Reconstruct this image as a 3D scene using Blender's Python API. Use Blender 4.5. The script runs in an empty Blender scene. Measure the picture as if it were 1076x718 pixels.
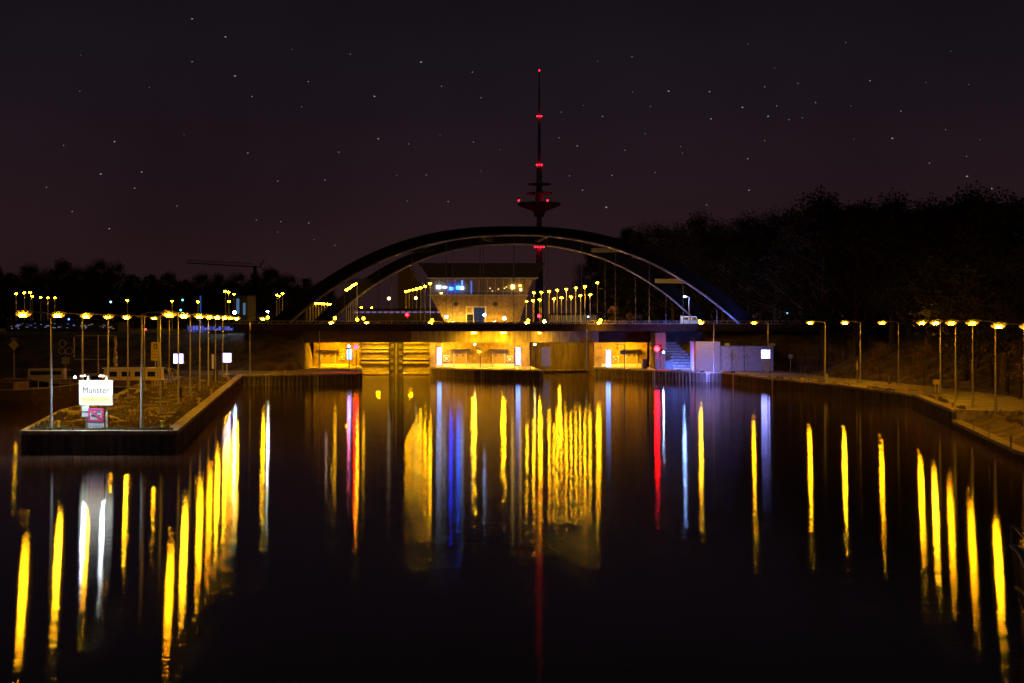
import bpy, math, random
from mathutils import Vector, noise
random.seed(7)
R = math.radians
sc = bpy.context.scene
COL = sc.collection
# ------------------------------------------------------------------ camera
FPX, CX, YH, EYE = 1494.0, 538.0, 339.0, 9.0       # read off the photograph: 50 mm lens, eye 9 m above the water
cam_d = bpy.data.cameras.new('camera'); cam = bpy.data.objects.new('camera', cam_d); COL.objects.link(cam)
cam.location = (0, 0, EYE); cam.rotation_euler = (R(90), 0, 0)
cam_d.sensor_width = 36; cam_d.lens = 50; cam_d.shift_y = -(359 - YH) / 1076
cam_d.clip_start = 0.5; cam_d.clip_end = 12000
sc.camera = cam
# ------------------------------------------------------------------ render
sc.view_settings.view_transform = 'Standard'; sc.view_settings.look = 'None'
sc.view_settings.gamma = 1; sc.view_settings.exposure = 0; sc.view_settings.use_curve_mapping = False
sc.cycles.use_denoising = True
sc.cycles.use_light_tree = True
sc.cycles.max_bounces = 5; sc.cycles.diffuse_bounces = 2; sc.cycles.glossy_bounces = 3
sc.cycles.transmission_bounces = 3; sc.cycles.transparent_max_bounces = 6
sc.cycles.sample_clamp_indirect = 6
sc.cycles.caustics_reflective = False; sc.cycles.caustics_refractive = False
# ------------------------------------------------------------------ night sky
wd = bpy.data.worlds.new('World'); sc.world = wd; wd.use_nodes = True
nt = wd.node_tree; nt.nodes.clear()
o_ = nt.nodes.new('ShaderNodeOutputWorld'); bg = nt.nodes.new('ShaderNodeBackground')
tc = nt.nodes.new('ShaderNodeTexCoord'); sx = nt.nodes.new('ShaderNodeSeparateXYZ')
rp = nt.nodes.new('ShaderNodeValToRGB'); rp.color_ramp.interpolation = 'B_SPLINE'
e = rp.color_ramp.elements
e[0].position = 0.0; e[0].color = (.0225, .0098, .0105, 1)
e[1].position = 1.0; e[1].color = (.0052, .0044, .0060, 1)
for p_, c_ in ((.05, (.0200, .0088, .0106, 1)), (.11, (.0142, .0074, .0112, 1)), (.17, (.0102, .0066, .0106, 1)), (.24, (.0068, .0052, .0082, 1))):
    q = e.new(p_); q.color = c_
nz = nt.nodes.new('ShaderNodeTexNoise'); nz.inputs['Scale'].default_value = 5; nz.inputs['Detail'].default_value = 3
mr = nt.nodes.new('ShaderNodeMapRange'); mr.inputs['From Min'].default_value = .3; mr.inputs['From Max'].default_value = .7
mr.inputs['To Min'].default_value = .8; mr.inputs['To Max'].default_value = 1.15
nt.links.new(tc.outputs['Generated'], sx.inputs[0]); nt.links.new(sx.outputs['Z'], rp.inputs[0])
nt.links.new(tc.outputs['Generated'], nz.inputs['Vector']); nt.links.new(nz.outputs[0], mr.inputs[0])
nt.links.new(rp.outputs[0], bg.inputs[0]); nt.links.new(mr.outputs[0], bg.inputs[1]); nt.links.new(bg.outputs[0], o_.inputs[0])

# ------------------------------------------------------------------ helpers
def W(px, py, d):                                   # point of the place seen at this pixel, d metres ahead
    return ((px - CX) / FPX * d, d, EYE - (py - YH) / FPX * d)
def X(px, d): return (px - CX) / FPX * d
def Z(py, d): return EYE - (py - YH) / FPX * d
def G(px, py, z):                                   # ground point at height z
    d = FPX * (EYE - z) / (py - YH); return (X(px, d), d, z)

class MB:
    def __init__(s): s.v = []; s.f = []; s.m = []; s.cur = 0; s.smooth = False
    def add(s, vs, fs):
        b = len(s.v); s.v += [tuple(p) for p in vs]; s.f += [tuple(b + i for i in f) for f in fs]; s.m += [s.cur] * len(fs); return s
    def box(s, x0, x1, y0, y1, z0, z1, bev=0):
        if x0 > x1: x0, x1 = x1, x0
        if y0 > y1: y0, y1 = y1, y0
        if z0 > z1: z0, z1 = z1, z0
        return s.add([(x0,y0,z0),(x1,y0,z0),(x1,y1,z0),(x0,y1,z0),(x0,y0,z1),(x1,y0,z1),(x1,y1,z1),(x0,y1,z1)],
              [(0,3,2,1),(4,5,6,7),(0,1,5,4),(1,2,6,5),(2,3,7,6),(3,0,4,7)])
    def tube(s, a, b, r0, r1=None, n=8, caps=True):
        r1 = r0 if r1 is None else r1
        a, b = Vector(a), Vector(b); d = (b - a).normalized()
        u = d.orthogonal().normalized(); w = d.cross(u)
        vs = []
        for p, r in ((a, r0), (b, r1)):
            for i in range(n):
                t = 2 * math.pi * i / n; vs.append(p + u * (r * math.cos(t)) + w * (r * math.sin(t)))
        fs = [(i, (i + 1) % n, n + (i + 1) % n, n + i) for i in range(n)]
        if caps: fs += [tuple(reversed(range(n))), tuple(range(n, 2 * n))]
        return s.add(vs, fs)
    def path(s, pts, r, n=6):
        for a, b in zip(pts, pts[1:]): s.tube(a, b, r, r, n)
        return s
    def prism(s, poly, z0, z1):
        n = len(poly)
        a = sum(poly[i][0] * poly[(i+1) % n][1] - poly[(i+1) % n][0] * poly[i][1] for i in range(n))
        if a < 0: poly = poly[::-1]
        return s.add([(x, y, z0) for x, y in poly] + [(x, y, z1) for x, y in poly],
              [tuple(reversed(range(n))), tuple(range(n, 2*n))] + [(i, (i+1) % n, n + (i+1) % n, n + i) for i in range(n)])
    def front(s, poly, y0, y1):                      # outline in x-z extruded along y
        n = len(poly)
        return s.add([(x, y0, z) for x, z in poly] + [(x, y1, z) for x, z in poly],
              [tuple(range(n)), tuple(reversed(range(n, 2*n)))] + [(i, n + i, n + (i+1) % n, (i+1) % n) for i in range(n)])
    def lathe(s, prof, n=16, c=(0,0,0)):
        vs = []; k = len(prof)
        for r, z in prof:
            for i in range(n):
                t = 2*math.pi*i/n; vs.append((c[0] + r*math.cos(t), c[1] + r*math.sin(t), c[2] + z))
        fs = [(j*n+i, j*n+(i+1) % n, (j+1)*n+(i+1) % n, (j+1)*n+i) for j in range(k-1) for i in range(n)]
        fs += [tuple(reversed(range(n))), tuple(range((k-1)*n, k*n))]
        return s.add(vs, fs)
    def disc(s, c, r, y0, y1, n=18):                 # disc facing -y
        return s.front([(c[0] + r*math.cos(2*math.pi*i/n), c[2] + r*math.sin(2*math.pi*i/n)) for i in range(n)], y0, y1)
    def ring(s, c, ro, ri, y0, y1, n=20):            # ring facing -y
        vs = []
        for i in range(n):
            t = 2*math.pi*i/n
            for r, y in ((ro,y0),(ri,y0),(ri,y1),(ro,y1)): vs.append((c[0]+r*math.cos(t), y, c[2]+r*math.sin(t)))
        fs = []
        for i in range(n):
            j = (i+1) % n
            for k in range(4): fs.append((4*i+k, 4*i+(k+1) % 4, 4*j+(k+1) % 4, 4*j+k))
        return s.add(vs, fs)
    def mesh(s, name, mats):
        me = bpy.data.meshes.new(name); me.from_pydata(s.v, [], s.f)
        if not isinstance(mats, (list, tuple)): mats = [mats]
        for m in mats: me.materials.append(m)
        if len(mats) > 1: me.polygons.foreach_set('material_index', s.m)
        if s.smooth: me.polygons.foreach_set('use_smooth', [True] * len(me.polygons))
        me.update(); return me
    def build(s, name, mats, parent=None, loc=None):
        o = bpy.data.objects.new(name, s.mesh(name, mats)); COL.objects.link(o)
        if parent: o.parent = parent
        if loc: o.location = loc
        return o
def tag(o, label=None, cat=None, group=None, kind=None):
    if label: o['label'] = label
    if cat: o['category'] = cat
    if group: o['group'] = group
    if kind: o['kind'] = kind
    return o
def thing(name, loc, label, cat, group=None, rz=0):
    o = bpy.data.objects.new(name, None); COL.objects.link(o); o.location = loc; o.rotation_euler = (0, 0, rz); o.empty_display_size = .3
    return tag(o, label, cat, group)
def kids(o): return [c for c in list(bpy.data.objects) if c.parent is o]
KIDS = {}
def copy_tree(o, loc, label=None, rz=None, scale=None, parent=None):
    c = o.copy(); COL.objects.link(c)
    if parent: c.parent = parent
    else:
        c.location = loc
        if rz is not None: c.rotation_euler = (0, 0, rz)
        if scale: c.scale = scale
        if label: c['label'] = label
    if o.name not in KIDS: KIDS[o.name] = kids(o)
    for ch in KIDS[o.name]: copy_tree(ch, None, parent=c)
    return c
ORD = ['first','second','third','fourth','fifth','sixth','seventh','eighth','ninth','tenth','eleventh','twelfth','thirteenth','fourteenth','fifteenth','sixteenth','seventeenth','eighteenth','nineteenth','twentieth']

MATS = {}
def mat(name, col, rough=.7, metal=0, var=.25, scale=3.0, bump=0.0, col2=None, stretch=(1,1,1), spec=.4):
    if name in MATS: return MATS[name]
    m = bpy.data.materials.new(name); m.use_nodes = True; n = m.node_tree; b = n.nodes['Principled BSDF']
    b.inputs['Roughness'].default_value = rough; b.inputs['Metallic'].default_value = metal; b.inputs['Specular IOR Level'].default_value = spec
    t = n.nodes.new('ShaderNodeTexCoord'); mp = n.nodes.new('ShaderNodeMapping'); mp.inputs['Scale'].default_value = stretch
    z = n.nodes.new('ShaderNodeTexNoise'); z.inputs['Scale'].default_value = scale; z.inputs['Detail'].default_value = 6; z.inputs['Roughness'].default_value = .65
    r = n.nodes.new('ShaderNodeValToRGB'); r.color_ramp.elements[0].position = .32; r.color_ramp.elements[1].position = .68
    c2 = col2 or tuple(min(1, c * (1 + var)) for c in col)
    r.color_ramp.elements[0].color = (*[c * (1 - var) for c in col], 1); r.color_ramp.elements[1].color = (*c2, 1)
    n.links.new(t.outputs['Object'], mp.inputs[0]); n.links.new(mp.outputs[0], z.inputs['Vector']); n.links.new(z.outputs[0], r.inputs[0]); n.links.new(r.outputs[0], b.inputs['Base Color'])
    if bump:
        bp = n.nodes.new('ShaderNodeBump'); bp.inputs['Strength'].default_value = bump; bp.inputs['Distance'].default_value = .1
        z2 = n.nodes.new('ShaderNodeTexNoise'); z2.inputs['Scale'].default_value = scale * 4; z2.inputs['Detail'].default_value = 4
        n.links.new(mp.outputs[0], z2.inputs['Vector']); n.links.new(z2.outputs[0], bp.inputs['Height']); n.links.new(bp.outputs[0], b.inputs['Normal'])
    MATS[name] = m; return m
def brickmat(name, a, b, mortar):
    m = bpy.data.materials.new(name); m.use_nodes = True; n = m.node_tree; p = n.nodes['Principled BSDF']; p.inputs['Roughness'].default_value = .9; p.inputs['Specular IOR Level'].default_value = .2
    t = n.nodes.new('ShaderNodeTexCoord'); mp = n.nodes.new('ShaderNodeMapping'); mp.inputs['Rotation'].default_value = (R(-90), 0, 0)
    k = n.nodes.new('ShaderNodeTexBrick'); k.inputs['Color1'].default_value = (*a, 1); k.inputs['Color2'].default_value = (*b, 1); k.inputs['Mortar'].default_value = (*mortar, 1)
    k.inputs['Scale'].default_value = 1; k.inputs['Brick Width'].default_value = .5; k.inputs['Row Height'].default_value = .22; k.inputs['Mortar Size'].default_value = .018
    z = n.nodes.new('ShaderNodeTexNoise'); z.inputs['Scale'].default_value = 1.1; z.inputs['Detail'].default_value = 6; z.inputs['Roughness'].default_value = .7
    mp2 = n.nodes.new('ShaderNodeMapping'); mp2.inputs['Scale'].default_value = (1.0, 1.0, .8)
    r = n.nodes.new('ShaderNodeMapRange'); r.inputs['From Min'].default_value = .3; r.inputs['From Max'].default_value = .62; r.inputs['To Min'].default_value = .45; r.inputs['To Max'].default_value = 1.1
    x = n.nodes.new('ShaderNodeMix'); x.data_type = 'RGBA'; x.blend_type = 'MULTIPLY'; x.inputs[0].default_value = 1
    n.links.new(t.outputs['Object'], mp.inputs[0]); n.links.new(mp.outputs[0], k.inputs['Vector']); n.links.new(t.outputs['Object'], mp2.inputs[0]); n.links.new(mp2.outputs[0], z.inputs['Vector'])
    n.links.new(z.outputs[0], r.inputs[0]); n.links.new(k.outputs[0], x.inputs[6]); n.links.new(r.outputs[0], x.inputs[7]); n.links.new(x.outputs[2], p.inputs['Base Color'])
    MATS[name] = m; return m
def emat(name, col, strength):
    if name in MATS: return MATS[name]
    m = bpy.data.materials.new(name); m.use_nodes = True; n = m.node_tree; n.nodes.clear()
    o = n.nodes.new('ShaderNodeOutputMaterial'); e = n.nodes.new('ShaderNodeEmission')
    e.inputs[0].default_value = (*col, 1); e.inputs[1].default_value = strength; n.links.new(e.outputs[0], o.inputs[0])
    MATS[name] = m; return m

SOD = (1.0, .43, .003)                              # sodium light
M_sod = emat('sodium_lens', SOD, 520)
M_halo = emat('bowl_halo', (1.0, .36, .02), 1.5)  # dim amber glow stands in for the halo around each lens
M_sodfar = emat('sodium_far_lens', (1.0, .46, .003), 330)
M_flood = emat('flood_lens', (1.0, .45, .002), 3100)
M_deckl = emat('deck_lamp_lens', (1.0, .46, .006), 55)
M_tube = emat('tube_glass', (.20, .34, 1.0), 6)
M_box = emat('light_box_face', (.27, .28, 1.0), 15)
M_red = emat('red_lens', (1.0, .0006, .0012), 600)
M_beacon = emat('beacon_red', (1.0, .006, .02), 16)
M_cool = emat('cool_lens', (.55, .72, 1.0), 420)
M_coolw = emat('added_washer', (.20, .21, 1.0), 1500)
M_signw = emat('sign_face_white', (.88, .95, 1.0), 1.45)
M_signy = emat('sign_face_yellow', (1.0, .95, .46), 1.6)
M_txtg = emat('sign_text_grey', (.50, .60, .80), .03)
M_txty = emat('sign_text_yellow', (1.0, .62, .03), .16)
M_signl = emat('sign_lamp_lens', (.66, .82, 1.0), 900)
M_blueS = emat('blue_screen', (.004, .030, 1.0), 60)
M_blueC = emat('azure_screen', (.006, .11, 1.0), 50)
M_blueW = emat('blue_white_screen', (.45, .62, 1.0), 14)
M_bluedim = emat('blue_window', (.10, .16, .75), .28)
M_warmwin = emat('warm_window', (1.0, .55, .08), .035)
M_warmlamp = emat('warm_room_lamp', (1.0, .62, .12), 16)
M_star = emat('star_light', (.85, .9, 1.0), .32)
M_doorglow = emat('doorway_glow', (.25, .35, .8), .10)

M_steel = mat('galvanised_steel', (.45,.44,.41), .5, .3, .15, 6)
M_dark = mat('dark_metal', (.03,.03,.033), .5, .2, .3, 4)
M_conc = mat('concrete', (.28,.25,.22), .85, 0, .45, 1.0, .25, (.38,.35,.31), (1.6,1.6,.25))
M_concl = mat('pale_concrete', (.40,.39,.38), .85, 0, .4, 1.0, .3, (.5,.49,.47), (1.6,1.6,.3))
M_coping = mat('coping_concrete', (.38,.34,.28), .85, 0, .5, 1.3, .4)
M_pile = mat('sheet_pile_steel', (.12,.09,.065), .8, 0, .55, .9, .3, (.27,.22,.17), (2.2,2.2,.25))
M_pave = mat('paving', (.32,.28,.22), .9, 0, .5, .4, .4, (.52,.46,.37))
M_grassg = mat('grass_ground', (.11,.085,.042), .95, 0, .6, .4, .8, (.27,.21,.10))
M_blade = mat('grass_blades', (.17,.14,.055), .8, 0, .4, 2)
M_leaf = mat('leaves', (.032,.030,.018), .9, 0, .4, 1, spec=.05)
M_leafl = mat('dry_leaves', (.24,.14,.06), .9, 0, .4, 1, spec=.1)
M_bark = mat('bark', (.10,.075,.05), .9, 0, .4, 4, .5, None, (3,3,.6))
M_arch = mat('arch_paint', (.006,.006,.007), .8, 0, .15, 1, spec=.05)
M_archlit = mat('arch_lit_tone', (.12,.115,.115), .6, 0, .15, 1, spec=.1)  # lighter than the arch: light on its underside put into the colour
M_rough = mat('roughcast', (.34,.34,.36), .95, 0, .35, 7, .8, (.50,.50,.52))
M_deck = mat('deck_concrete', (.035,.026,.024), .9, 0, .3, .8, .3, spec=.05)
M_yell = brickmat('yellow_brick', (.44,.33,.07), (.34,.24,.05), (.22,.17,.06))
M_gate = mat('gate_steel', (.40,.36,.26), .6, .1, .18, .9, .1)
M_roof = mat('dark_roof', (.012,.011,.011), .9, 0, .2, 1, spec=.05)
M_brick = brickmat('pale_brick', (.42,.31,.14), (.34,.25,.11), (.26,.20,.10))
M_glass = mat('dark_glass', (.02,.022,.028), .12, 0, .1, 1, spec=.6)
M_white = mat('white_paint', (.75,.75,.73), .5, 0, .08, 3)
M_redp = mat('red_paint', (.62,.04,.05), .5, 0, .1, 3)
M_pink = mat('sign_red', (.75,.08,.22), .5, 0, .05, 3)
M_black = mat('black_paint', (.02,.02,.02), .5, 0, .1, 3)
M_grey = mat('grey_plate', (.45,.47,.5), .6, 0, .1, 3)
M_yel = mat('yellow_paint', (.75,.55,.06), .5, 0, .1, 3)
M_bluep = mat('blue_porthole', (.05,.16,.42), .3, 0, .1, 3)
M_wood = mat('wood', (.24,.17,.09), .85, 0, .3, 5, .3)
M_hull = mat('boat_hull', (.05,.045,.045), .5, .1, .3, 1)
M_hullb = mat('hull_rust', (.13,.075,.045), .7, .1, .4, 2)
M_cabin = mat('boat_cabin', (.50,.43,.28), .6, 0, .15, 2)
M_tarp = mat('furled_sail', (.62,.52,.30), .9, 0, .25, 4, .4)
M_orange = mat('buoy_orange', (.75,.18,.04), .5, 0, .1, 3)
M_tower = mat('tower_concrete', (.34,.34,.36), .9, 0, .1, .1)

# ------------------------------------------------------------------ water
WATER = [(30,-80),(31,60),(32.9,92),(37.1,118),(37.7,121),(41.6,146),(39.1,171),(34,194),(31.6,213),(22.6,221),(13.9,236),(13.9,262),
         (2.9,262),(2.9,239),(4.6,219.5),(-5.7,225),(-13.2,237),(-13.8,240),(-13.8,262),(-25.9,262),(-25.9,240),(-22,207),(-38,199),
         (-23,96.5),(-33.1,96.5),(-37.8,120),(-38.8,138),(-41.6,153),(-47,185),(-50,205),(-60,214),(-130,214),(-130,-80)]
mb = MB(); mb.add([(-160,-90,0),(90,-90,0),(90,262,0),(-160,262,0)], [(0,1,2,3)])
TANX, TANY = 1, 0
wm = bpy.data.materials.new('canal_water'); wm.use_nodes = True; n = wm.node_tree; n.nodes.clear()
out = n.nodes.new('ShaderNodeOutputMaterial'); mix = n.nodes.new('ShaderNodeMixShader'); gl = n.nodes.new('ShaderNodeBsdfAnisotropic')
gl.distribution = 'BECKMANN'; gl.inputs['Roughness'].default_value = .085; gl.inputs['Anisotropy'].default_value = .57; gl.inputs['Color'].default_value = (.95,.95,.95,1)
df = n.nodes.new('ShaderNodeBsdfDiffuse'); df.inputs['Color'].default_value = (.09,.055,.036,1)
fr = n.nodes.new('ShaderNodeFresnel'); fr.inputs['IOR'].default_value = 1.333
t = n.nodes.new('ShaderNodeTexCoord'); mp = n.nodes.new('ShaderNodeMapping'); mp.inputs['Scale'].default_value = (.25, 3.4, 1)
z1 = n.nodes.new('ShaderNodeTexNoise'); z1.inputs['Scale'].default_value = 1.6; z1.inputs['Detail'].default_value = 3
bp = n.nodes.new('ShaderNodeBump'); bp.inputs['Strength'].default_value = .22; bp.inputs['Distance'].default_value = .03
n.links.new(t.outputs['Object'], mp.inputs[0]); n.links.new(mp.outputs[0], z1.inputs['Vector']); n.links.new(z1.outputs[0], bp.inputs['Height'])
tg = n.nodes.new('ShaderNodeCombineXYZ'); tg.inputs[0].default_value = TANX; tg.inputs[1].default_value = TANY; n.links.new(tg.outputs[0], gl.inputs['Tangent'])
n.links.new(bp.outputs[0], gl.inputs['Normal']); n.links.new(bp.outputs[0], fr.inputs['Normal'])
n.links.new(fr.outputs[0], mix.inputs[0]); n.links.new(df.outputs[0], mix.inputs[1]); n.links.new(gl.outputs[0], mix.inputs[2]); n.links.new(mix.outputs[0], out.inputs[0])
tag(mb.build('water', wm), 'dark still canal water streaked with lamp reflections', kind='structure')

# ------------------------------------------------------------------ terrain
def inside(x, y):
    c = False; n_ = len(WATER)
    for i in range(n_):
        x0, y0 = WATER[i]; x1, y1 = WATER[(i+1) % n_]
        if (y0 > y) != (y1 > y) and x < (x1-x0) * (y-y0) / (y1-y0) + x0: c = not c
    return c
def dist(x, y):
    b = 1e9; n_ = len(WATER)
    for i in range(n_):
        x0, y0 = WATER[i]; x1, y1 = WATER[(i+1) % n_]; dx, dy = x1-x0, y1-y0
        t_ = max(0, min(1, ((x-x0)*dx + (y-y0)*dy) / (dx*dx+dy*dy)))
        b = min(b, math.hypot(x-x0-t_*dx, y-y0-t_*dy))
    return b
def ss(a, b, t_):
    t_ = max(0, min(1, (t_-a)/(b-a))); return t_*t_*(3-2*t_)
HI = 7.1
def height(x, y):
    D = 999
    if -170 < x < 100 and -100 < y < 270:
        if inside(x, y): return -4
        D = dist(x, y)
    if D < 2.2: return -4
    if -34 < x < 24.4 and y < 262.5: return -4 if y > 238 else 1.30
    h = 1.38
    if x > 25:
        h += (1-ss(203, 214, y)) * ss(8.5, 24, D) * (5.4 + 2.0 * ss(30, 90, D))
        if 24 < x < 31: h = max(h, 1.38 + ss(233, 244, y) * (HI-1.38)) if y > 214 else h
        else: h = max(h, 1.38 + ss(220, 231, y) * (HI-1.38))
    if x < -33: h = max(h, 1.38 + ss(217, 233, y) * (HI-1.38))
    if x < -130: h = HI
    if y > 262: h = max(h, HI)
    if h > 1.6: h += .35 * noise.noise(Vector((x*.13, y*.13, 3))) * min(1, (h-1.5)/2)
    return h
def axis(a, b, step, far):
    l = []; v = a; k = step
    while v > -far: k *= 1.5; v -= k; l.append(v)
    l.reverse(); v = a
    while v <= b: l.append(v); v += step
    v = l[-1]; k = step
    while v < far: k *= 1.5; v += k; l.append(v)
    return l
xs = axis(-140, 80, 1.6, 6000); ys = axis(-60, 272, 1.6, 6000)
mb = MB(); mb.smooth = True
nx = len(xs)
vs = [(x, y, height(x, y)) for y in ys for x in xs]
fs = [(j*nx+i, j*nx+i+1, (j+1)*nx+i+1, (j+1)*nx+i) for j in range(len(ys)-1) for i in range(nx-1)]
mb.add(vs, fs)
tag(mb.build('ground', M_grassg), 'dark grassy ground behind the quays', kind='structure')

# ------------------------------------------------------------------ quays
def piling(pts, ztop, zbot=-1.2, flip=1):            # corrugated sheet piling along a polyline
    m = MB(); prof = []
    for (x0, y0), (x1, y1) in zip(pts, pts[1:]):
        L = math.hypot(x1-x0, y1-y0); k = max(1, round(L/.62)); tx, ty = (x1-x0)/L, (y1-y0)/L; nx_, ny_ = ty*flip, -tx*flip
        for i in range(k):
            for a_, o in ((.0, .02), (.28, .02), (.40, .22), (.68, .22), (.88, .02)):
                s_ = (i + a_) * L / k
                prof.append((x0+tx*s_+nx_*o, y0+ty*s_+ny_*o))
        prof.append((x1+nx_*.02, y1+ny_*.02))
    for a_, b_ in zip(prof, prof[1:]):
        m.add([(*a_, zbot), (*b_, zbot), (*b_, ztop), (*a_, ztop)], [(0,1,2,3)])
    return m
def coping(pts, z, flip=1, w=.55, h=.24, over=.30):
    m = MB()
    for (x0, y0), (x1, y1) in zip(pts, pts[1:]):
        L = math.hypot(x1-x0, y1-y0); tx, ty = (x1-x0)/L, (y1-y0)/L; nx_, ny_ = ty*flip, -tx*flip
        k = max(1, round(L/3))
        for i in range(k):
            a_, b_ = i*L/k + .012, (i+1)*L/k - .012
            q = [(x0+tx*a_+nx_*over, y0+ty*a_+ny_*over), (x0+tx*b_+nx_*over, y0+ty*b_+ny_*over), (x0+tx*b_-nx_*w, y0+ty*b_-ny_*w), (x0+tx*a_-nx_*w, y0+ty*a_-ny_*w)]
            m.prism(q, z-h, z + random.uniform(.004, .022))
    return m
def ladder(p, dirn, ztop, name_parent):
    m = MB(); px_, py_ = p; dx, dy = dirn; tx, ty = -dy, dx; o = .36
    for s_ in (-.24, .24): m.tube((px_+dx*o+tx*s_, py_+dy*o+ty*s_, -.6), (px_+dx*o+tx*s_, py_+dy*o+ty*s_, ztop), .045)
    zz = -.4
    while zz < ztop:
        m.tube((px_+dx*o-tx*.24, py_+dy*o-ty*.24, zz), (px_+dx*o+tx*.24, py_+dy*o+ty*.24, zz), .03); zz += .3
    return m.build('ladder', M_white, name_parent)

# left jetty
ZQ = 1.65
jet = thing('jetty', (0,0,0), 'long low jetty with sheet pile sides, lamps and big white board on its end', 'jetty')
JET = [(-23,96.5),(-38,199),(-50,205),(-47,185),(-41.6,153),(-38.8,138),(-37.8,120),(-33.1,96.5)]
MB().prism([(-23.5,97),(-38.4,199.5),(-49.6,205),(-46.6,185),(-41.2,153),(-38.4,138),(-37.4,120),(-32.8,97)], -2, ZQ-.03).build('jetty_top', mat('jetty_gravel', (.21,.16,.085), .95, 0, .6, .35, .9, (.44,.35,.20)), jet)
edge = [(-38,199),(-23,96.5),(-33.1,96.5),(-37.8,120),(-38.8,138),(-41.6,153),(-47,185),(-50,205)]
piling(edge, ZQ-.24, flip=-1).build('sheet_piling', M_pile, jet)
coping(edge, ZQ, flip=-1).build('coping', M_coping, jet)
# left lock quay
lq = thing('lock_quay', (0,0,0), 'sheet piled quay with ladders left of the lock, ending in a square corner', 'quay')
MB().prism([(-38,199.4),(-22.4,207.4),(-26,241),(-33.6,241),(-52,222),(-50,205.2)], -2, ZQ-.02).build('quay_top', M_pave, lq)
e2 = [(-38.2,199),(-22,207),(-25.7,240)]
piling(e2, ZQ-.24, flip=1).build('sheet_piling', M_pile, lq)
coping(e2, ZQ, flip=1).build('coping', M_coping, lq)
def onseg(a, b, t_): return (a[0]+(b[0]-a[0])*t_, a[1]+(b[1]-a[1])*t_)
for t_ in (.22, .62): ladder(onseg(e2[0], e2[1], t_), (.447, -.894), ZQ, lq)
# centre pier nose
cq = thing('pier_nose', (0,0,0), 'dark pointed pier nose with white ladder between the two lock chambers', 'pier')
MB().prism([(-13.4,239.6),(-13.0,237.2),(-5.7,225.4),(4.4,219.9),(2.8,239.6)], -2, 1.56).build('pier_top', M_pave, cq)
e3 = [(-13.7,239.4),(-13.2,237),(-5.7,225),(4.6,219.5),(2.95,239.4)]
piling(e3, 1.36, flip=1).build('sheet_piling', M_pile, cq)
coping(e3, 1.6, flip=1).build('coping', M_coping, cq)
ladder(onseg(e3[2], e3[3], .12), (-.47,-.88), 1.55, cq)
# right lock quay and walkway
rq = thing('canal_quay', (0,0,0), 'long curved sheet piled quay with lit path along the right bank', 'quay')
e4 = [(13.9,239.5),(13.9,236),(22.6,221),(31.6,213),(34,194),(39.1,171),(41.6,146),(37.7,121)]
def offs(pts, w):                                    # offset to the right-hand (land) side, mitred
    r_ = []
    for i, p in enumerate(pts):
        a_ = pts[max(0, i-1)]; b_ = pts[min(len(pts)-1, i+1)]
        L = math.hypot(b_[0]-a_[0], b_[1]-a_[1]); r_.append((p[0] - (b_[1]-a_[1])/L*w, p[1] + (b_[0]-a_[0])/L*w))
    return r_
EPS = [(14.2,239.6),(14.2,236.2),(22.8,221.3),(31.8,213.3),(34.3,194),(39.4,171),(41.9,146),(38,121)]
inner = [(24.4,240),(24.4,239),(30,232),(42,221),(43.5,196),(48.5,172),(50.5,145),(46.5,118)]
m = MB()
for i in range(len(EPS)-1):
    m.add([(*EPS[i], ZQ-.1), (*EPS[i+1], ZQ-.1), (*inner[i+1], ZQ-.1), (*inner[i], ZQ-.1)], [(0,1,2,3)])
m.build('quay_top', M_pave, rq)
piling(e4, ZQ-.3, flip=1).build('sheet_piling', M_pile, rq)
coping(e4, ZQ-.06, flip=1).build('coping', M_coping, rq)
ladder(onseg(e4[1], e4[2], .97), (-.86,-.5), 1.55, rq); ladder(onseg(e4[2], e4[3], .8), (-.66,-.75), 1.55, rq)
ladder(onseg(e4[3], e4[4], .35), (-1,0), 1.55, rq); ladder(onseg(e4[4], e4[5], .2), (-1,0), 1.55, rq)
# low bank nearer the camera
lb = thing('bank_wall', (0,0,0), 'low sheet piled bank wall below the grass slope at the right edge', 'wall')
e5 = [(37.7,121),(37.1,118),(32.9,92),(31,60),(30,-60)]
piling(e5, .45, flip=1).build('sheet_piling', M_pile, lb)
coping(e5, .72, flip=1).build('coping', M_coping, lb)
m = MB(); m.smooth = True
N_ = 60; rows = 9
def lerp_path(pts, t_):
    Ls = [math.hypot(b[0]-a[0], b[1]-a[1]) for a, b in zip(pts, pts[1:])]; s_ = t_*sum(Ls)
    for L, a, b in zip(Ls, pts, pts[1:]):
        if s_ <= L: return (a[0]+(b[0]-a[0])*s_/L, a[1]+(b[1]-a[1])*s_/L)
        s_ -= L
    return pts[-1]
vs = []
for i in range(N_+1):
    p = lerp_path(e5, i/N_)
    for j in range(rows):
        u = j/(rows-1); zz = .66 + .84*ss(0, .75, u) + .12*noise.noise(Vector((p[0]*.3+u*3, p[1]*.25, 0)))*math.sin(u*3.14)
        vs.append((p[0] + .4 + u*5.2, p[1] - .4*u, zz - (.06 if j == rows-1 else 0)))
m.add(vs, [(i*rows+j, (i+1)*rows+j, (i+1)*rows+j+1, i*rows+j+1) for i in range(N_) for j in range(rows-1)])
m.build('grass_bank', M_grassg, lb)
MB().prism([(37.75,121.3),(44.2,119.1),(44.0,118.7),(37.75,120.8)], -1.2, 1.565).build('end_wall', M_coping, lb)
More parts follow.
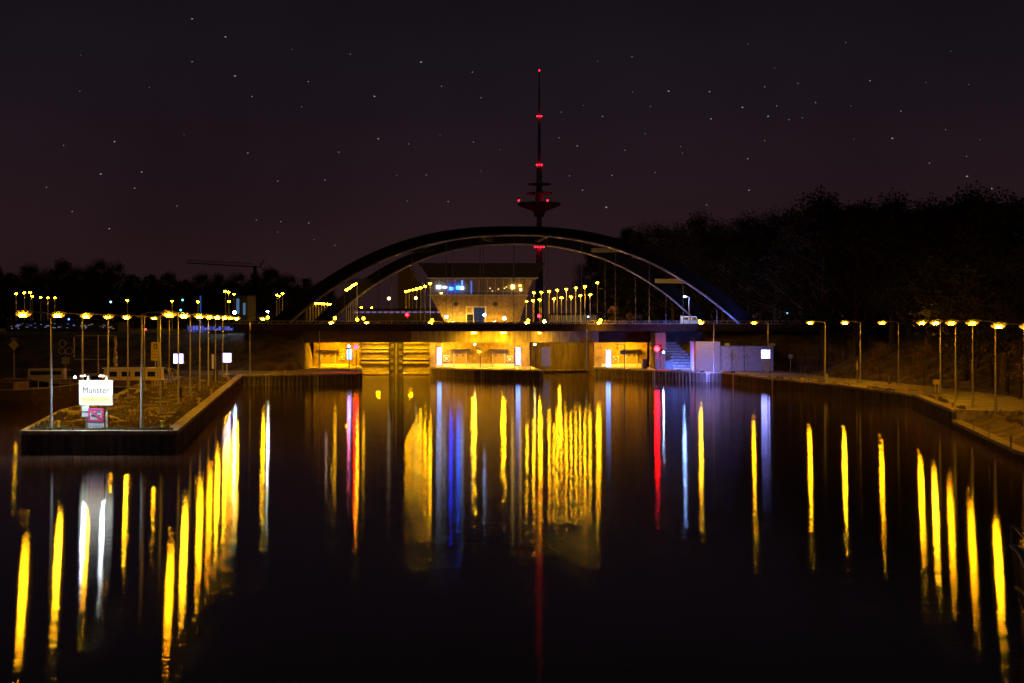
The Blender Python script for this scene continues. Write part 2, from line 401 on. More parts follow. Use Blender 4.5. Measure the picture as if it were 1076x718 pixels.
# path along the right bank
m = MB()
pc = [(30,-40),(40.5,60),(43.8,95),(45.2,118),(47.5,146),(45.6,172),(40.5,196)]
Lp, Rp = offs(pc, 1.7), offs(pc, -1.7)
K = 40
for i in range(K):
    a0, a1 = lerp_path(Lp, i/K), lerp_path(Lp, (i+1)/K); b0, b1 = lerp_path(Rp, i/K), lerp_path(Rp, (i+1)/K)
    m.add([(*a0, ZQ-.06), (*b0, ZQ-.06), (*b1, ZQ-.06), (*a1, ZQ-.06)], [(0,1,2,3)])
tag(m.build('path', mat('path_sand', (.38,.33,.25), .95, 0, .2, 1.2, .3)), 'pale path on the right bank', kind='structure')

# ------------------------------------------------------------------ grass tufts
def tuft(m, x, y, z, s_):
    for k in range(3):
        a_ = random.uniform(0, math.pi); dx, dy = math.cos(a_)*s_*.5, math.sin(a_)*s_*.5
        lx, ly = random.uniform(-.3,.3)*s_, random.uniform(-.3,.3)*s_
        m.add([(x-dx, y-dy, z-.03), (x+dx, y+dy, z-.03), (x+lx, y+ly, z+s_*random.uniform(.5,1.1))], [(0,1,2)])
m = MB()
for i in range(15000):
    v_ = random.random()**1.3; y = 97.2 + v_*100
    xr = -23.6 - 15*(y-97)/102.5; xl = -33 - (y-97)*.118
    x = random.uniform(xl, xr)
    if noise.noise(Vector((x*.6, y*.3, 1))) < -.25: continue
    tuft(m, x, y, ZQ-.03, random.uniform(.06, .15))
for i in range(1500):
    t_ = random.random(); q_ = lerp_path([(-24.1,97.4),(-38.9,199)] if i % 2 else [(-32.6,97.4),(-37.0,120),(-38.0,138),(-40.6,153)], t_); n_ = noise.noise(Vector((q_[0]*.5, q_[1]*.35, 8)))
    if n_ > 0: tuft(m, q_[0]+random.uniform(-.45,.35), q_[1], ZQ-.02, random.uniform(.12,.38)*(.6+n_))
for i in range(900):
    q_ = lerp_path([(34.8,194),(40,171),(42.5,146),(38.8,122)], random.random()); n_ = noise.noise(Vector((q_[0]*.5, q_[1]*.35, 8)))
    if n_ > .05: tuft(m, q_[0]+random.uniform(-.3,.4), q_[1], ZQ-.1, random.uniform(.12,.34)*(.6+n_))
for i in range(700): tuft(m, random.uniform(-33, -23.2), random.uniform(96.9, 97.7), ZQ-.02, random.uniform(.1, .24))
for i in range(9000):
    x = random.uniform(31.5, 62); y = 70 + random.random()**1.2*130
    if inside(x, y): continue
    D = dist(x, y); h = height(x, y)
    if D < 2.3:
        if y > 120: continue
        continue
    if y > 120 and D < 8.6: continue
    if D < 10 and y < 120 and D > 6: continue
    if noise.noise(Vector((x*.2, y*.12, 5))) < -.1: continue
    tuft(m, x, y, max(h, 1.4), random.uniform(.15, .42))
tag(m.build('grass', M_blade), 'rough grass on the jetty and the right bank', 'grass', kind='stuff')

# ------------------------------------------------------------------ quay lamps
def make_quay_lamp(H, label, on=True):               # arm to -x, origin at the pole foot
    r_ = thing('quay_lamp', (0,0,0), label, 'street lamp', 'lamps along the quays')
    m = MB(); m.smooth = False
    m.tube((0,0,0),(0,0,.9),.11,.11,10); m.tube((0,0,.9),(0,0,H*.55),.085,.08,10); m.tube((0,0,H*.55),(0,0,H*.55+.12),.10,.10,10); m.tube((0,0,H*.55+.12),(0,0,H),.065,.05,10)
    m.box(-.18,.18,-.18,.18,-.02,.05)
    m.build('pole', M_steel, r_)
    a = MB(); a.path([(0,0,H-.05),(-.5,0,H+.10),(-1.3,0,H+.14)], .04, 8); a.build('arm', M_steel, r_)
    h = MB(); h.front([(-2.45,H+.06),(-2.40,H+.02),(-1.35,H+.02),(-1.25,H+.08),(-1.30,H+.20),(-1.7,H+.27),(-2.3,H+.20)], -.16, .16)
    hd = h.build('lamp_head', M_steel, r_)
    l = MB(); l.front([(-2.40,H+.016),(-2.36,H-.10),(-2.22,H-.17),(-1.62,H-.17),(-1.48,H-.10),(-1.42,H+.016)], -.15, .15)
    l.build('bowl', M_halo if on else M_glass, hd)
    l = MB(); l.front([(-2.15,H-.01),(-2.15,H-.15),(-2.10,H-.19),(-1.74,H-.19),(-1.69,H-.15),(-1.69,H-.01)], -.19, .19)
    l.build('lens', M_sod if on else M_glass, hd)
    return r_
HL, HR = 9.62-ZQ, 9.0-ZQ+.12
left_out = [(54,451),(87,438),(114,429),(134.5,418),(152,411),(178,399)]
left_in = [(149,451),(168.6,434.7),(187.4,424.6),(200,416.5),(210,409.7),(219,405.8),(226.5,401),(234,396),(262.6,392)]
right_q = [(1046,436.5),(1022,428.5),(1004,422.5),(988,416.5),(944,407),(904,403.7),(867,401),(807,396.8),(750,391.3)]
lampL = make_quay_lamp(HL, 'x'); lampR = make_quay_lamp(HR, 'x'); lampU = make_quay_lamp(HL, 'x', on=False)
first = [True, True]
def place(proto, used, loc, rz, label):
    if used[0]: used[0] = False; proto.location = loc; proto.rotation_euler = (0,0,rz); proto['label'] = label; return proto
    return copy_tree(proto, loc, label, rz)
uL, uR = [True], [True]
labs_out = ['lit lamp at the jetty end left of the white board, arm over the basin', 'lit lamp rising just behind the white Münster board', 'lit lamp behind the mooring gantry, third from the jetty end on its left side',
            'thin lit lamp in front of the yellow boat cabin', 'lit lamp behind the blue lit jetty end pole, arm to the left', 'lit lamp with small box near its foot, farthest on the left jetty side']
for (px, py), lb_ in zip(left_out, labs_out):
    p = G(px, py, ZQ); place(lampL, uL, (p[0], p[1], ZQ-.03), 0, lb_)
labs_in = ['lit lamp at the jetty end right of the white board', 'lit lamp next to the yellow plates, second on the canal side', 'lit lamp crossing the nearer white light box on the jetty', 'lit lamp right of the nearer light box, fourth on the canal side',
           'lit lamp fifth from the jetty end on the canal side', 'lit lamp sixth from the jetty end on the canal side', 'lit lamp seventh on the canal side beside the dark bin', 'lit lamp directly left of the farther white light box', 'lit lamp standing apart on the lock quay right of the light boxes']
for (px, py), lb_ in zip(left_in, labs_in):
    p = G(px, py, ZQ); place(lampL, uL, (p[0], p[1], ZQ-.03), math.pi, lb_)
p = G(166, 405, ZQ); lampU.location = (p[0], p[1], ZQ-.03); lampU['label'] = 'unlit lamp on the jetty beside the yellow plates'
labs_r = ['lit lamp nearest the right edge with its pole in view', 'second pole from the right edge, on the lit path', 'third pole from the right edge, on the lit path', 'lit lamp beside the buoy station, fourth pole from the right edge', 'lit lamp where the quay curves, with collar halfway up its pole',
          'lit lamp beside the slim yellow banded post', 'lit lamp with pale box at its foot by the saplings', 'lit lamp behind the white light box on the right quay', 'thin lamp pole in front of the pale lock wall']
for (px, py), lb_ in zip(right_q, labs_r):
    p = G(px, py, ZQ-.15); place(lampR, uR, (p[0], p[1], ZQ-.12), 0, lb_)
for d_, xx, lb_ in ((103.5, 37.3+.0, 'nearest but one lamp head at the right edge, its pole outside'), (91, 34.9, 'lamp cut by the right edge of the picture, nearest of all')):
    place(lampR, uR, (xx, d_, 1.3), 0, lb_)
# lamps over the lock front
for px, py, rz, lb_ in ((335.7, 388, math.pi, 'lamp pole left of the double door block, head over the bridge edge'), (397, 384.5, 0, 'lamp pole hidden behind the red signals left of the lock gate'), (464.6, 386.0, 0, 'lamp pole beside the left white tube of the middle pier'),
                    (541, 388.2, math.pi, 'lamp pole beside the right white tube of the middle pier'), (616.5, 389, math.pi, 'lamp pole in the dark right lock chamber')):
    p = G(px, py, 1.55); place(lampR, uR, (p[0], p[1], 1.55), rz, lb_)
m = MB(); q = G(557.5, 389.5, 1.56); m.tube((0,0,0),(0,0,6.9),.05,.04,8); tag(m.build('mast', M_dark, None, (q[0], q[1], 1.56)), 'thin bare mast on the right part of the middle pier nose', 'mast')

M_sod2 = emat('sodium_lens_aged', (1.0, .38, .002), 330); M_sod3 = emat('sodium_lens_new', (1.0, .47, .006), 640)
lens_aged = {}
for k_, o_l in enumerate([o for o in bpy.data.objects if o.name.startswith('lens') and o.data and o.data.materials and o.data.materials[0] == M_sod]):
    if k_ % 3:
        mm = (M_sod2, M_sod3)[k_ % 3 - 1]; key = (o_l.data.name, mm.name)
        if key not in lens_aged: lens_aged[key] = o_l.data.copy(); lens_aged[key].materials[0] = mm
        o_l.data = lens_aged[key]
# ------------------------------------------------------------------ tall lamps on the high ground
def make_mast_lamp():
    r_ = thing('mast_lamp', (0,0,0), 'x', 'street lamp', 'lamps on the high ground behind the bridge')
    MB().tube((0,0,0),(0,0,8.8),.10,.06,8).build('pole', M_steel, r_)
    h = MB(); h.box(-.42,.42,-.16,.16,8.8,8.95); h.front([(-.4,8.95),(.4,8.95),(.28,9.06),(-.28,9.06)], -.15,.15); hd = h.build('lamp_head', M_dark, r_)
    MB().box(-.22,.22,-.19,.13,8.60,8.797).build('lens', M_sodfar, hd); MB().box(-.38,.38,-.14,.11,8.66,8.796).build('bowl', M_halo, hd)
    return r_
ml = make_mast_lamp(); uM = [True]
def mast(px, py, ztop, label, group=None):
    d_ = (ztop-EYE)*FPX/(YH-py) if ztop < 100 else ztop
    ztop = Z(py, d_); o = place(ml, uM, (X(px, d_), d_, ztop-8.75), 0, label)
    if group: o['group'] = group
    return o
rows_ = [
 ('row left of the control building', [(426.7,306),(430,305.4),(433.6,304.6),(437.8,303.6),(442,302.2),(446.7,300.6),(452,297.6)], 16),
 ('steep row by the left arches', [(364,304.6),(366.3,303.2),(368.6,301.6),(371,300.0),(373.2,298.4),(375.2,296.8)], 16),
 ('tight row under the left arch', [(322.5,318.0),(325.8,318.2),(329,318.4),(332,318.6),(335,318.8),(338,319.0),(341,319.3),(344,319.5),(347,319.8)], 13.4),
 ('upper row right of the control building', [(561,307.5),(568.7,307),(577,306),(585.4,304.8),(595,303.7),(605,302.4),(614.6,301)], (288, 263)),
 ('lower row right of the control building', [(547,317),(553,316.6),(560,315.9),(567,315),(582,314),(590,312.9),(600,312),(610,310.6),(620,309.7)], (292, 262)),
 ('row above the jetty lamps', [(237,306),(240.5,306.8),(246,309.2),(249,310.2),(252,311.4),(257,313)], 16),
 ('cluster at the far left edge', [(17,308.5),(26,307.6),(32,307.4),(34,311.5),(43,312.5),(50.5,312.8),(58,312.8)], 16),
 ('cluster left of the bridge', [(291,310),(293.5,311),(297,308.6),(301,316)], 16)]
for nm, pts, zt in rows_:
    for i, (px, py) in enumerate(pts): mast(px, py, zt if not isinstance(zt, tuple) else zt[0]+(zt[1]-zt[0])*i/(len(pts)-1), '%s mast lamp from the left, %s' % (ORD[i], nm))
for px, py, zt, lb_ in ((134,315.6,14,'single tall lamp above the yellow boat cabin'), (181,316.2,14,'single tall lamp above the nearer light box'), (208,317,14,'small tall lamp just left of the slim blue mast'), (240.7,316.8,14,'lone lamp below the row left of the bridge'),
                    (627.7,297,17.5,'highest lamp, right end of the lamps beside the building'), (653.6,314,15,'lone lamp in front of the small lit tree'), (379.7,323,13.5,'left of two small lamps behind the left arch'), (390.6,323.3,13.5,'right of two small lamps behind the left arch')):
    mast(px, py, zt, lb_)

# small lamps on deck level
def post_lamp(px, py, d_, zb, matl, label, r=.16, name='post_lamp', cat='lamp', grp=None):
    x, y, z = W(px, py, d_); r_ = thing(name, (x, y, zb), label, cat, grp)
    MB().tube((0,0,0),(0,0,z-zb-r),.045,.045,8).build('pole', M_dark, r_)
    m = MB(); m.smooth = True; m.lathe([(r*math.cos(a_), r*math.sin(a_)) for a_ in [R(k) for k in (-85,-60,-30,0,30,60,85)]], 12, (0,0,z-zb)); g_ = m.build('globe', matl, r_)
    m = MB(); m.lathe([(r*1.05, 0), (r*.9, .05), (.03, .1)], 12, (0,0,z-zb+r*.98)); m.build('cap', M_dark, r_)
    return r_
DK = 8.25
gd = 'small lamps on the bridge deck'
for px, py, d_, mt, lb_ in ((454,336.7,236,M_deckl,'amber deck lamp below the left corner of the control building'), (555,337,230,M_deckl,'amber deck lamp left of the right red deck signal'), (631,336.6,231,M_deckl,'amber deck lamp in front of the small lit tree'),
        (735.3,337.8,229,M_deckl,'amber deck lamp at the right foot of the arches'), (352,334.5,229,M_deckl,'amber deck lamp near the left arch foot'), (375.5,336,231,M_deckl,'left of two close amber deck lamps on the left'), (382,334.8,233,M_deckl,'right of two close amber deck lamps on the left'),
        (530,334.6,244,emat('warm_white', (1,.80,.5), 260),'brightest white lamp, right of the building doorway'), (469,333,246,emat('cool_small', (.6,.75,1), 110),'bluish white lamp left of the building doorway'), (509,331,248,emat('blue_small', (.25,.45,1), 120),'blue white lamp at the right edge of the lit doorway'),
        (281.4,333.8,229,M_deckl,'amber lamp under the blue lamp left of the bridge'), (572,338,242,emat('amber_small', (1,.6,.1), 200),'small amber lamp under the right red deck signal')):
    post_lamp(px, py, d_, DK if 286 < px < 790 else 7, mt, lb_, r=.23, grp=gd)
post_lamp(281.4, 327.6, 231, 7, emat('cool_blue', (.35,.5,1), 420), 'blue white lamp on a post left of the bridge')
post_lamp(246.5, 328.6, 236, 7, emat('cool_wide', (.6,.8,1), 300), 'wide white lamp above the blue lit building', r=.22)
post_lamp(343, 307, 300, 7, emat('pink_white', (1,.6,.55), 60), 'small pinkish lamp on a post behind the left arch')
post_lamp(408.7, 313.8, 262, 7, emat('dim_warm', (1,.65,.3), 5), 'dim warm lamp on a post left of the lamp row', r=.3)
post_lamp(437, 313.4, 258, 7, emat('dim_warm2', (1,.7,.2), 14), 'dim yellowish lamp right of the left deck signal', r=.25)

# street lamp with cool light lighting the right arch foot
def gooseneck(px, py, d_, zb, matl, label, side=-1, hs=.5):
    x, y, z = W(px, py, d_); H = z - zb; r_ = thing('gooseneck_lamp', (x - side*.7, y, zb), label, 'street lamp')
    MB().tube((0,0,0),(0,0,H),.09,.06,8).tube((0,0,H),(side*.5,0,H+.12),.045,.04,8).build('pole', M_steel, r_)
    h = MB(); h.box(side*.4, side*1.05, -.15, .15, H+.06, H+.17); hd = h.build('lamp_head', M_steel, r_)
    MB().box(side*.5, side*1.0, -.12, .12, H-.03, H+.057).build('lens', matl, hd)
    return r_
gooseneck(719.7, 312, 239, DK, emat('cool_arch', (.22,.42,1), 900), 'cool white deck lamp beside the right foot of the arches')
gooseneck(903, 321.5, 232, 5, emat('blue_post', (.2,.5,1), 300), 'tall slim lamp with blue head behind the right bank', 1)
m = MB(); x, y, z = W(211, 311, 240); m.tube((0,0,0),(0,0,z-7),.1,.08,8); m.box(-.12,.12,-.2,-.12,z-7-2.2,z-7); tag(m.build('slim_mast', [emat('blue_mast', (.05,.16,.7), .35)], None, (x, y, 7)), 'slim blue lit mast above the quay lamps', 'mast')

# ------------------------------------------------------------------ light boxes and tubes
def light_box(px, py, d_, zb, label):
    x, y, z = W(px, py, d_); r_ = thing('light_box', (x, y, zb), label, 'illuminated sign', 'white illuminated boxes on posts'); H = z-zb
    MB().tube((0,0,0),(0,0,H-.55),.09,.09,8).box(-.3,.3,-.2,.2,-.02,.06).build('post', M_white, r_)
    c = MB(); c.box(-.66,.66,-.12,.14,H-.70,H-.62); c.box(-.66,.66,-.12,.14,H+.62,H+.70); c.box(-.70,-.62,-.12,.14,H-.70,H+.70); c.box(.62,.70,-.12,.14,H-.70,H+.70); c.box(-.62,.62,.10,.14,H-.62,H+.62)
    c.build('case', M_white, r_); MB().box(-.618,.618,-.10,.09,H-.618,H+.618).build('lit_face', M_box, r_)
light_box(187.7, 377, 192, ZQ, 'white glowing box on post in the middle of the jetty')
light_box(238.4, 376, 203, ZQ, 'white glowing box on post where the jetty meets the lock quay')
light_box(804.3, 372.3, 210, ZQ-.1, 'white glowing box on post in front of the pale wall')
def tube_light(px, py, d_, label, h=2.7):
    x, y, z = W(px, py, d_); r_ = thing('tube_light', (x, y, 1.56), label, 'light', 'tall white caged lights at the lock mouths'); b = z-1.56-h/2
    MB().tube((0,0,0),(0,0,b),.07,.07,8).lathe([(.35,b-.05),(.42,b+.02),(.35,b+.08)],12).build('post', M_steel, r_)
    m = MB(); m.smooth = True; m.lathe([(.05,b+.08),(.36,b+.12),(.36,b+h-.12),(.05,b+h-.02)],14); m.build('glass_tube', M_tube, r_)
    c = MB()
    for k in range(6):
        a_ = k*math.pi/3+.3; c.tube((.5*math.cos(a_),.5*math.sin(a_),b),(.5*math.cos(a_),.5*math.sin(a_),b+h),.028,.028,5)
    for zz in (b, b+h): c.ring((0,0,0),.52,.46,0,.04) if False else c.lathe([(.46,zz),(.53,zz),(.53,zz+.05),(.46,zz+.05)],14)
    c.build('cage', M_steel, r_)
tube_light(461.8, 374.5, 237.5, 'tall white light at the left corner of the middle pier', 3.0)
tube_light(544.5, 374.5, 236.5, 'tall white light at the right corner of the middle pier', 3.0)
tube_light(639.3, 377, 234, 'tall white light at the right lock chamber mouth', 3.0)
tube_light(367.2, 372.5, 214, 'short white light under the red signals left of the gate', 1.7)

# red and blue ship signals
def signal(px, py, d_, zb, matl, label, r=.17):
    x, y, z = W(px, py, d_); H = z-zb; r_ = thing('ship_signal', (x, y, zb), label, 'signal light', 'ship signals at the lock')
    MB().tube((0,.1,0),(0,.1,H+.3),.06,.06,8).build('post', M_dark, r_)
    hs = MB(); hs.box(-.28,.28,-.06,.16,H-.34,H+.34); hs.front([(-.26,.24+H),(.26,.24+H),(.26,.3+H),(-.26,.3+H)], -.3, -.062); h_ = hs.build('housing', M_dark, r_)
    MB().disc((0,0,H), r, -.12, -.064).build('lens', matl, h_)
signal(374.2, 364.5, 209.5, ZQ, M_red, 'right of the two bright red signals left of the lock gate', .36)
signal(366.8, 364.0, 212, ZQ, emat('red_pink', (1,.12,.2), 260), 'left of the two red signals, above the short white light', .15)
signal(690.3, 366.6, 223.5, ZQ-.1, M_red, 'bright red signal at the foot of the stairs on the right', .4)
signal(697.2, 370.2, 224.5, ZQ-.1, emat('bluewhite', (.35,.55,1), 330), 'small blue white signal right below the red one by the stairs', .13)
signal(427.8, 330.8, 259, HI, emat('red_deck', (1,.001,.003), 200), 'red signal on the bridge left of the control building', .26)
signal(566.4, 332.2, 259, HI, emat('red_deck', (1,.001,.003), 200), 'red signal on the bridge right of the control building', .26)

# ------------------------------------------------------------------ arch bridge
YN, YF = 226.0, 252.0
br = thing('arch_bridge', (0, 226, DK), 'wide road bridge hung from two dark arches across the lock', 'bridge')
def L_(x, y, z): return (x-0, y-226, z-DK)
XC = .3
def bb(m, x0, x1, y0, y1, z0, z1): return m.box(x0, x1, y0-226, y1-226, z0-DK, z1-DK)
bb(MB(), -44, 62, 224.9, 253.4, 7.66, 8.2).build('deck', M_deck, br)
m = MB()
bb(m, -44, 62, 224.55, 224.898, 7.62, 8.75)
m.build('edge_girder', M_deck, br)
bb(MB(), -44, 62, 224.50, 224.95, 8.752, 8.84).build('coping', M_conc, br)
m = MB(); bb(m, -44, 62, 224.69, 224.75, 9.20, 9.26); x = -44
while x < 62: bb(m, x, x+.05, 224.70, 224.74, 8.84, 9.2); x += 1.0
m.build('railing', M_steel, br)
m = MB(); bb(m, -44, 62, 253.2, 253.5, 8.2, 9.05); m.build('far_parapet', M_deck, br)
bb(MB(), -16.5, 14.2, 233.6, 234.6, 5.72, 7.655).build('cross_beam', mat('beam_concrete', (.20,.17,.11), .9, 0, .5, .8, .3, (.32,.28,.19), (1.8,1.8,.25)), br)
bb(MB(), 14.21, 50, 233.7, 234.6, 5.70, 7.655).build('cross_beam', M_deck, br)  # dark tone puts the unlit right stretch into the colour
bb(MB(), -50, -16.51, 233.7, 234.6, 5.70, 7.655).build('cross_beam', mat('beam_unlit', (.09,.06,.035), .9, 0, .3, .8, .3), br)  # shade on the left stretch painted as a darker brown
for i, xx in enumerate((-33.1, -13.7, 2.9, 14.1, 22.6)):
    pass
def arch_z(x, half, rise): return 8.4 + rise*(1-abs(x/half)**2.35)
def strip_along(yc, half, rise, cx, w, lo, hi):       # a box-section strip between two offsets from the arch axis
    m = MB(); N = 56; secs = []
    for k in range(N+1):
        x = -half + 2*half*k/N; t_ = abs(x)/half; th = .60 + .42*t_
        zc = arch_z(x, half, rise); sl = -2.35*rise*(abs(x)/half)**1.35/half*(1 if x > 0 else -1); L = math.hypot(1, sl); nx_, nz_ = -sl/L, 1/L
        a, b = lo(th), hi(th); p0 = (cx+x+nx_*a, zc+nz_*a); p1 = (cx+x+nx_*b, zc+nz_*b)
        secs += [L_(p0[0], yc-w, p0[1]), L_(p0[0], yc+w, p0[1]), L_(p1[0], yc+w, p1[1]), L_(p1[0], yc-w, p1[1])]
    fs = [(4*i+k, 4*i+(k+1) % 4, 4*i+4+(k+1) % 4, 4*i+4+k) for i in range(N) for k in range(4)] + [(3,2,1,0), (4*N,4*N+1,4*N+2,4*N+3)]
    return m.add(secs, fs)
def arch(yc, half, rise, cx):
    a_ = strip_along(yc, half, rise, cx, .55, lambda t: -t, lambda t: t).build('arch', M_arch, br)
    strip_along(yc, half, rise, cx, .72, lambda t: -t-.22, lambda t: -t-.002).build('lower_flange', M_archlit, a_)
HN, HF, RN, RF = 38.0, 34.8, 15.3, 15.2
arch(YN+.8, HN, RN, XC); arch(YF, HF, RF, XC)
for k in range(-6, 7):
    for yc, half, rise in ((YN+.8, HN, RN), (YF, HF, RF)):
        x = k*5.4; zt = arch_z(x, half, rise) - .8
        if zt < 9.4: continue
        m = MB(); m.tube(L_(XC+x, yc, 8.15), L_(XC+x, yc, zt), .055, .055, 6); m.tube(L_(XC+x, yc, 8.15), L_(XC+x, yc, 9.2), .12, .1, 8); m.build('hanger', M_dark, br)
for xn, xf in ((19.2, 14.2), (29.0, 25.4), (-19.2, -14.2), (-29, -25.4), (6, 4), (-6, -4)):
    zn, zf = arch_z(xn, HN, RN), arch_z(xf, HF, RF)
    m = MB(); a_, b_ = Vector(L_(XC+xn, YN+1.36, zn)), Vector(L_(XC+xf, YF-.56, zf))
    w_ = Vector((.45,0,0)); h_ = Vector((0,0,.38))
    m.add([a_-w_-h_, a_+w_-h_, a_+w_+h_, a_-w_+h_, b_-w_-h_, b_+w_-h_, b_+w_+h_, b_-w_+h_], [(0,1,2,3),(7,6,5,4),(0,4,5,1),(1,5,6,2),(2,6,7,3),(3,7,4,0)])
    m.build('cross_brace', M_archlit if xn > 10 else M_arch, br)  # right braces take the lighter tone, lamplight put into their colour
def uplight(x, y, col, L, label):  # unseen uplights added to brighten the arch flanges and braces
    r_ = thing('added_uplight', (x, y, DK-.04), label, 'floodlight', 'added hidden uplights for the right half of the arches')
    MB().box(-.3,.3,-.12,.12,0,.16).build('housing', M_dark, r_); MB().box(-.26,.26,-.09,.09,.162,.19).build('lens', emat('uplight_%d_%d' % (x*10, y), col, L), r_)
for i_, (x_, c_, L_e) in enumerate(((9,(1,.46,.06),1500),(14.5,(1,.46,.06),2400),(20,(1,.44,.12),2400),(26,(.6,.38,.8),1300),(30.5,(.14,.24,1),1900),(34,(.10,.16,1),1400))):
    uplight(x_+.3, 225.35, c_, L_e, 'added hidden uplight at the near arch, %s from the middle' % ORD[i_])
    if x_ < 34: uplight(x_*.92+.3, 250.3, c_, L_e, 'added hidden uplight at the far arch, %s from the middle' % ORD[i_])
# lamps under the deck
def flood(x, y, z, w, label, aim_y=1, matl=None):
    r_ = thing('floodlight', (x, y, z), label, 'floodlight', 'floodlights under the bridge')
    m = MB(); m.box(-w/2-.05, w/2+.05, -.14, .14, -.02, .16); m.tube((0,0,.16),(0,0,.45),.03,.03,6); h_ = m.build('housing', M_dark, r_)
    MB().box(-w/2, w/2, -.10, .10, -.07, -.022).build('lens', matl or M_flood, h_)
for x, lb_ in ((-29.5,'sodium floodlight under the beam before the left lock block'), (-23,'sodium floodlight under the beam over the left gate leaf'), (-16.8,'sodium floodlight under the beam over the right gate leaf'),
               (-10.5,'sodium floodlight under the beam before the left pier door'), (-.3,'sodium floodlight under the beam before the right pier door'), (17.6,'sodium floodlight under the beam before the right lock block')):
    flood(x, 236.3, 6.6, .7, lb_)
for x_, lb_ in ((-22.6,'added floodlight brightening the left gate leaf'), (-17.1,'added floodlight brightening the right gate leaf')): flood(x_, 240.8, 6.3, .7, lb_, matl=emat('added_gate_flood', (1.0, .46, .002), 1000))  # unseen floods added close to the gate to brighten its leaves
flood(8.4, 252.0, 6.5, .5, 'added dim floodlight brightening the right lock chamber', matl=emat('chamber_flood', (1,.42,.01), 1500))  # unseen flood added to lift the dark chamber and lift gate
flood(20.2, 237.6, 6.4, .5, 'sodium floodlight under the beam at the right end of the right block', matl=emat('chamber_flood', (1,.42,.01), 1500))
flood(-6.2, 231.0, 7.35, .8, 'sodium floodlight behind the edge girder in front of the middle beam', matl=emat('flood_beam', (1,.47,.003), 2200))
flood(-1.4, 231.4, 7.35, .8, 'second sodium floodlight behind the edge girder in front of the beam', matl=emat('flood_beam', (1,.47,.003), 2200))
flood(4.5, 231.4, 7.35, .4, 'dimmer sodium floodlight behind the edge girder to the right', matl=emat('flood_beam', (1,.47,.003), 2200))

# ------------------------------------------------------------------ lock front
def lock_head(x0, x1, label, doors, pil):
    r_ = thing('lock_building', ((x0+x1)/2, 240, 1.5), label, 'lock wall'); cx_ = (x0+x1)/2
    def B(m, a, b, c, d__, e_, f_): return m.box(a-cx_, b-cx_, c-240, d__-240, e_-1.5, f_-1.5)
    m = MB(); B(m, x0, x1, 240, 262, -2, 7.1); m.build('wall', M_yell, r_)
    for a, b in pil: B(MB(), a, b, 239.35, 239.998, -1.5, 7.1).build('pilaster', M_yell, r_)
    m = MB(); B(m, x0+1, x1-1, 239.75, 239.998, 1.5, 2.05); m.build('plinth', M_white, r_)
    for a, b, zt in doors:
        c = MB(); B(c, a-.7, b+.7, 239.0, 239.998, zt+.12, zt+.28); c.build('canopy', M_dark, r_)
        f_ = MB(); B(f_, a-.16, a, 239.68, 239.99, 1.56, zt+.1); B(f_, b, b+.16, 239.68, 239.99, 1.56, zt+.1); B(f_, a, b, 239.68, 239.99, zt, zt+.1); f_.build('door_frame', M_grey, r_)
        mid = (a+b)/2
        for u, v in ((a+.01, mid-.01), (mid+.01, b-.01)):
            d__ = MB(); B(d__, u, v, 239.80, 239.99, 1.57, zt-.01); dd = d__.build('door_leaf', mat('ochre_door', (.42,.25,.05), .7, 0, .12, 3), r_)
            p_ = MB(); p_.disc(((u+v)/2-cx_, 0, zt-.75-1.5), .2, -.24, -.202); p_.build('porthole', M_bluep, dd)
    return r_
lock_head(-33.3, -25.9, 'yellow lit block left of the lock gate with double door and canopy', [(X(337.5,239.8), X(352,239.8), 4.1)], [(-33.4,-32.4),(-26.7,-25.85)])
lock_head(-13.8, 2.9, 'yellow lit middle pier wall with two canopied double doors', [(X(477.5,239.8), X(489.5,239.8), 4.2), (X(518,239.8), X(530,239.8), 4.2)], [(-13.85,-12.9),(1.6,2.95)])
lock_head(13.9, 22.8, 'orange lit block right of the lock chambers with canopied door', [(X(658,239.8), X(669,239.8), 4.2)], [(13.85,15.1)])
# lock gate (left chamber)
gt = thing('lock_gate', (-19.85, 244, 0), 'large yellow lit steel lock gate with heavy horizontal beams', 'lock gate')
m = MB(); m.box(-6.0, 6.0, .3, .6, -1, 7); m.build('skin_plate', M_gate, gt)
for s_ in (-1, 1):
    m = MB()
    for zz, t_ in ((.35,.18),(2.15,.16),(2.75,.12),(4.05,.16),(4.55,.10),(5.6,.2)): m.box(s_*1.25, s_*6.0, -.85, .298, zz-t_, zz+t_)
    m.build('horizontal_beams', M_gate, gt)
    m = MB(); m.box(s_*1.05, s_*1.25, -.35, .298, -.4, 6.4); m.box(s_*.15, s_*.42, -.35, .298, -.4, 6.4); m.build('upright', M_dark, gt)
    for k in range(5): MB().box(s_*.42, s_*1.05, -.15, .298, .5+k*1.22, .95+k*1.22).build('rack_step', M_dark, gt)
m = MB(); m.box(-.15, .15, -.1, .298, -.4, 6.4); m.build('centre_post', M_gate, gt)
# far gate (right chamber)
g2 = thing('lift_gate', (8.4, 257, 0), 'dim brown gate with upright ribs deep in the right chamber', 'lock gate')
MB().box(-5.5, 5.5, .2, .6, -1, 7).build('skin_plate', M_conc, g2)
m = MB()
for k in range(10): m.box(-5.1+k*1.12, -4.96+k*1.12, -.05, .198, -.8, 6.9)
m.build('ribs', M_conc, g2)
m = MB(); m.box(-5.5, 5.5, -.3, .198, .3, .55); m.build('sill_beam', M_concl, g2)
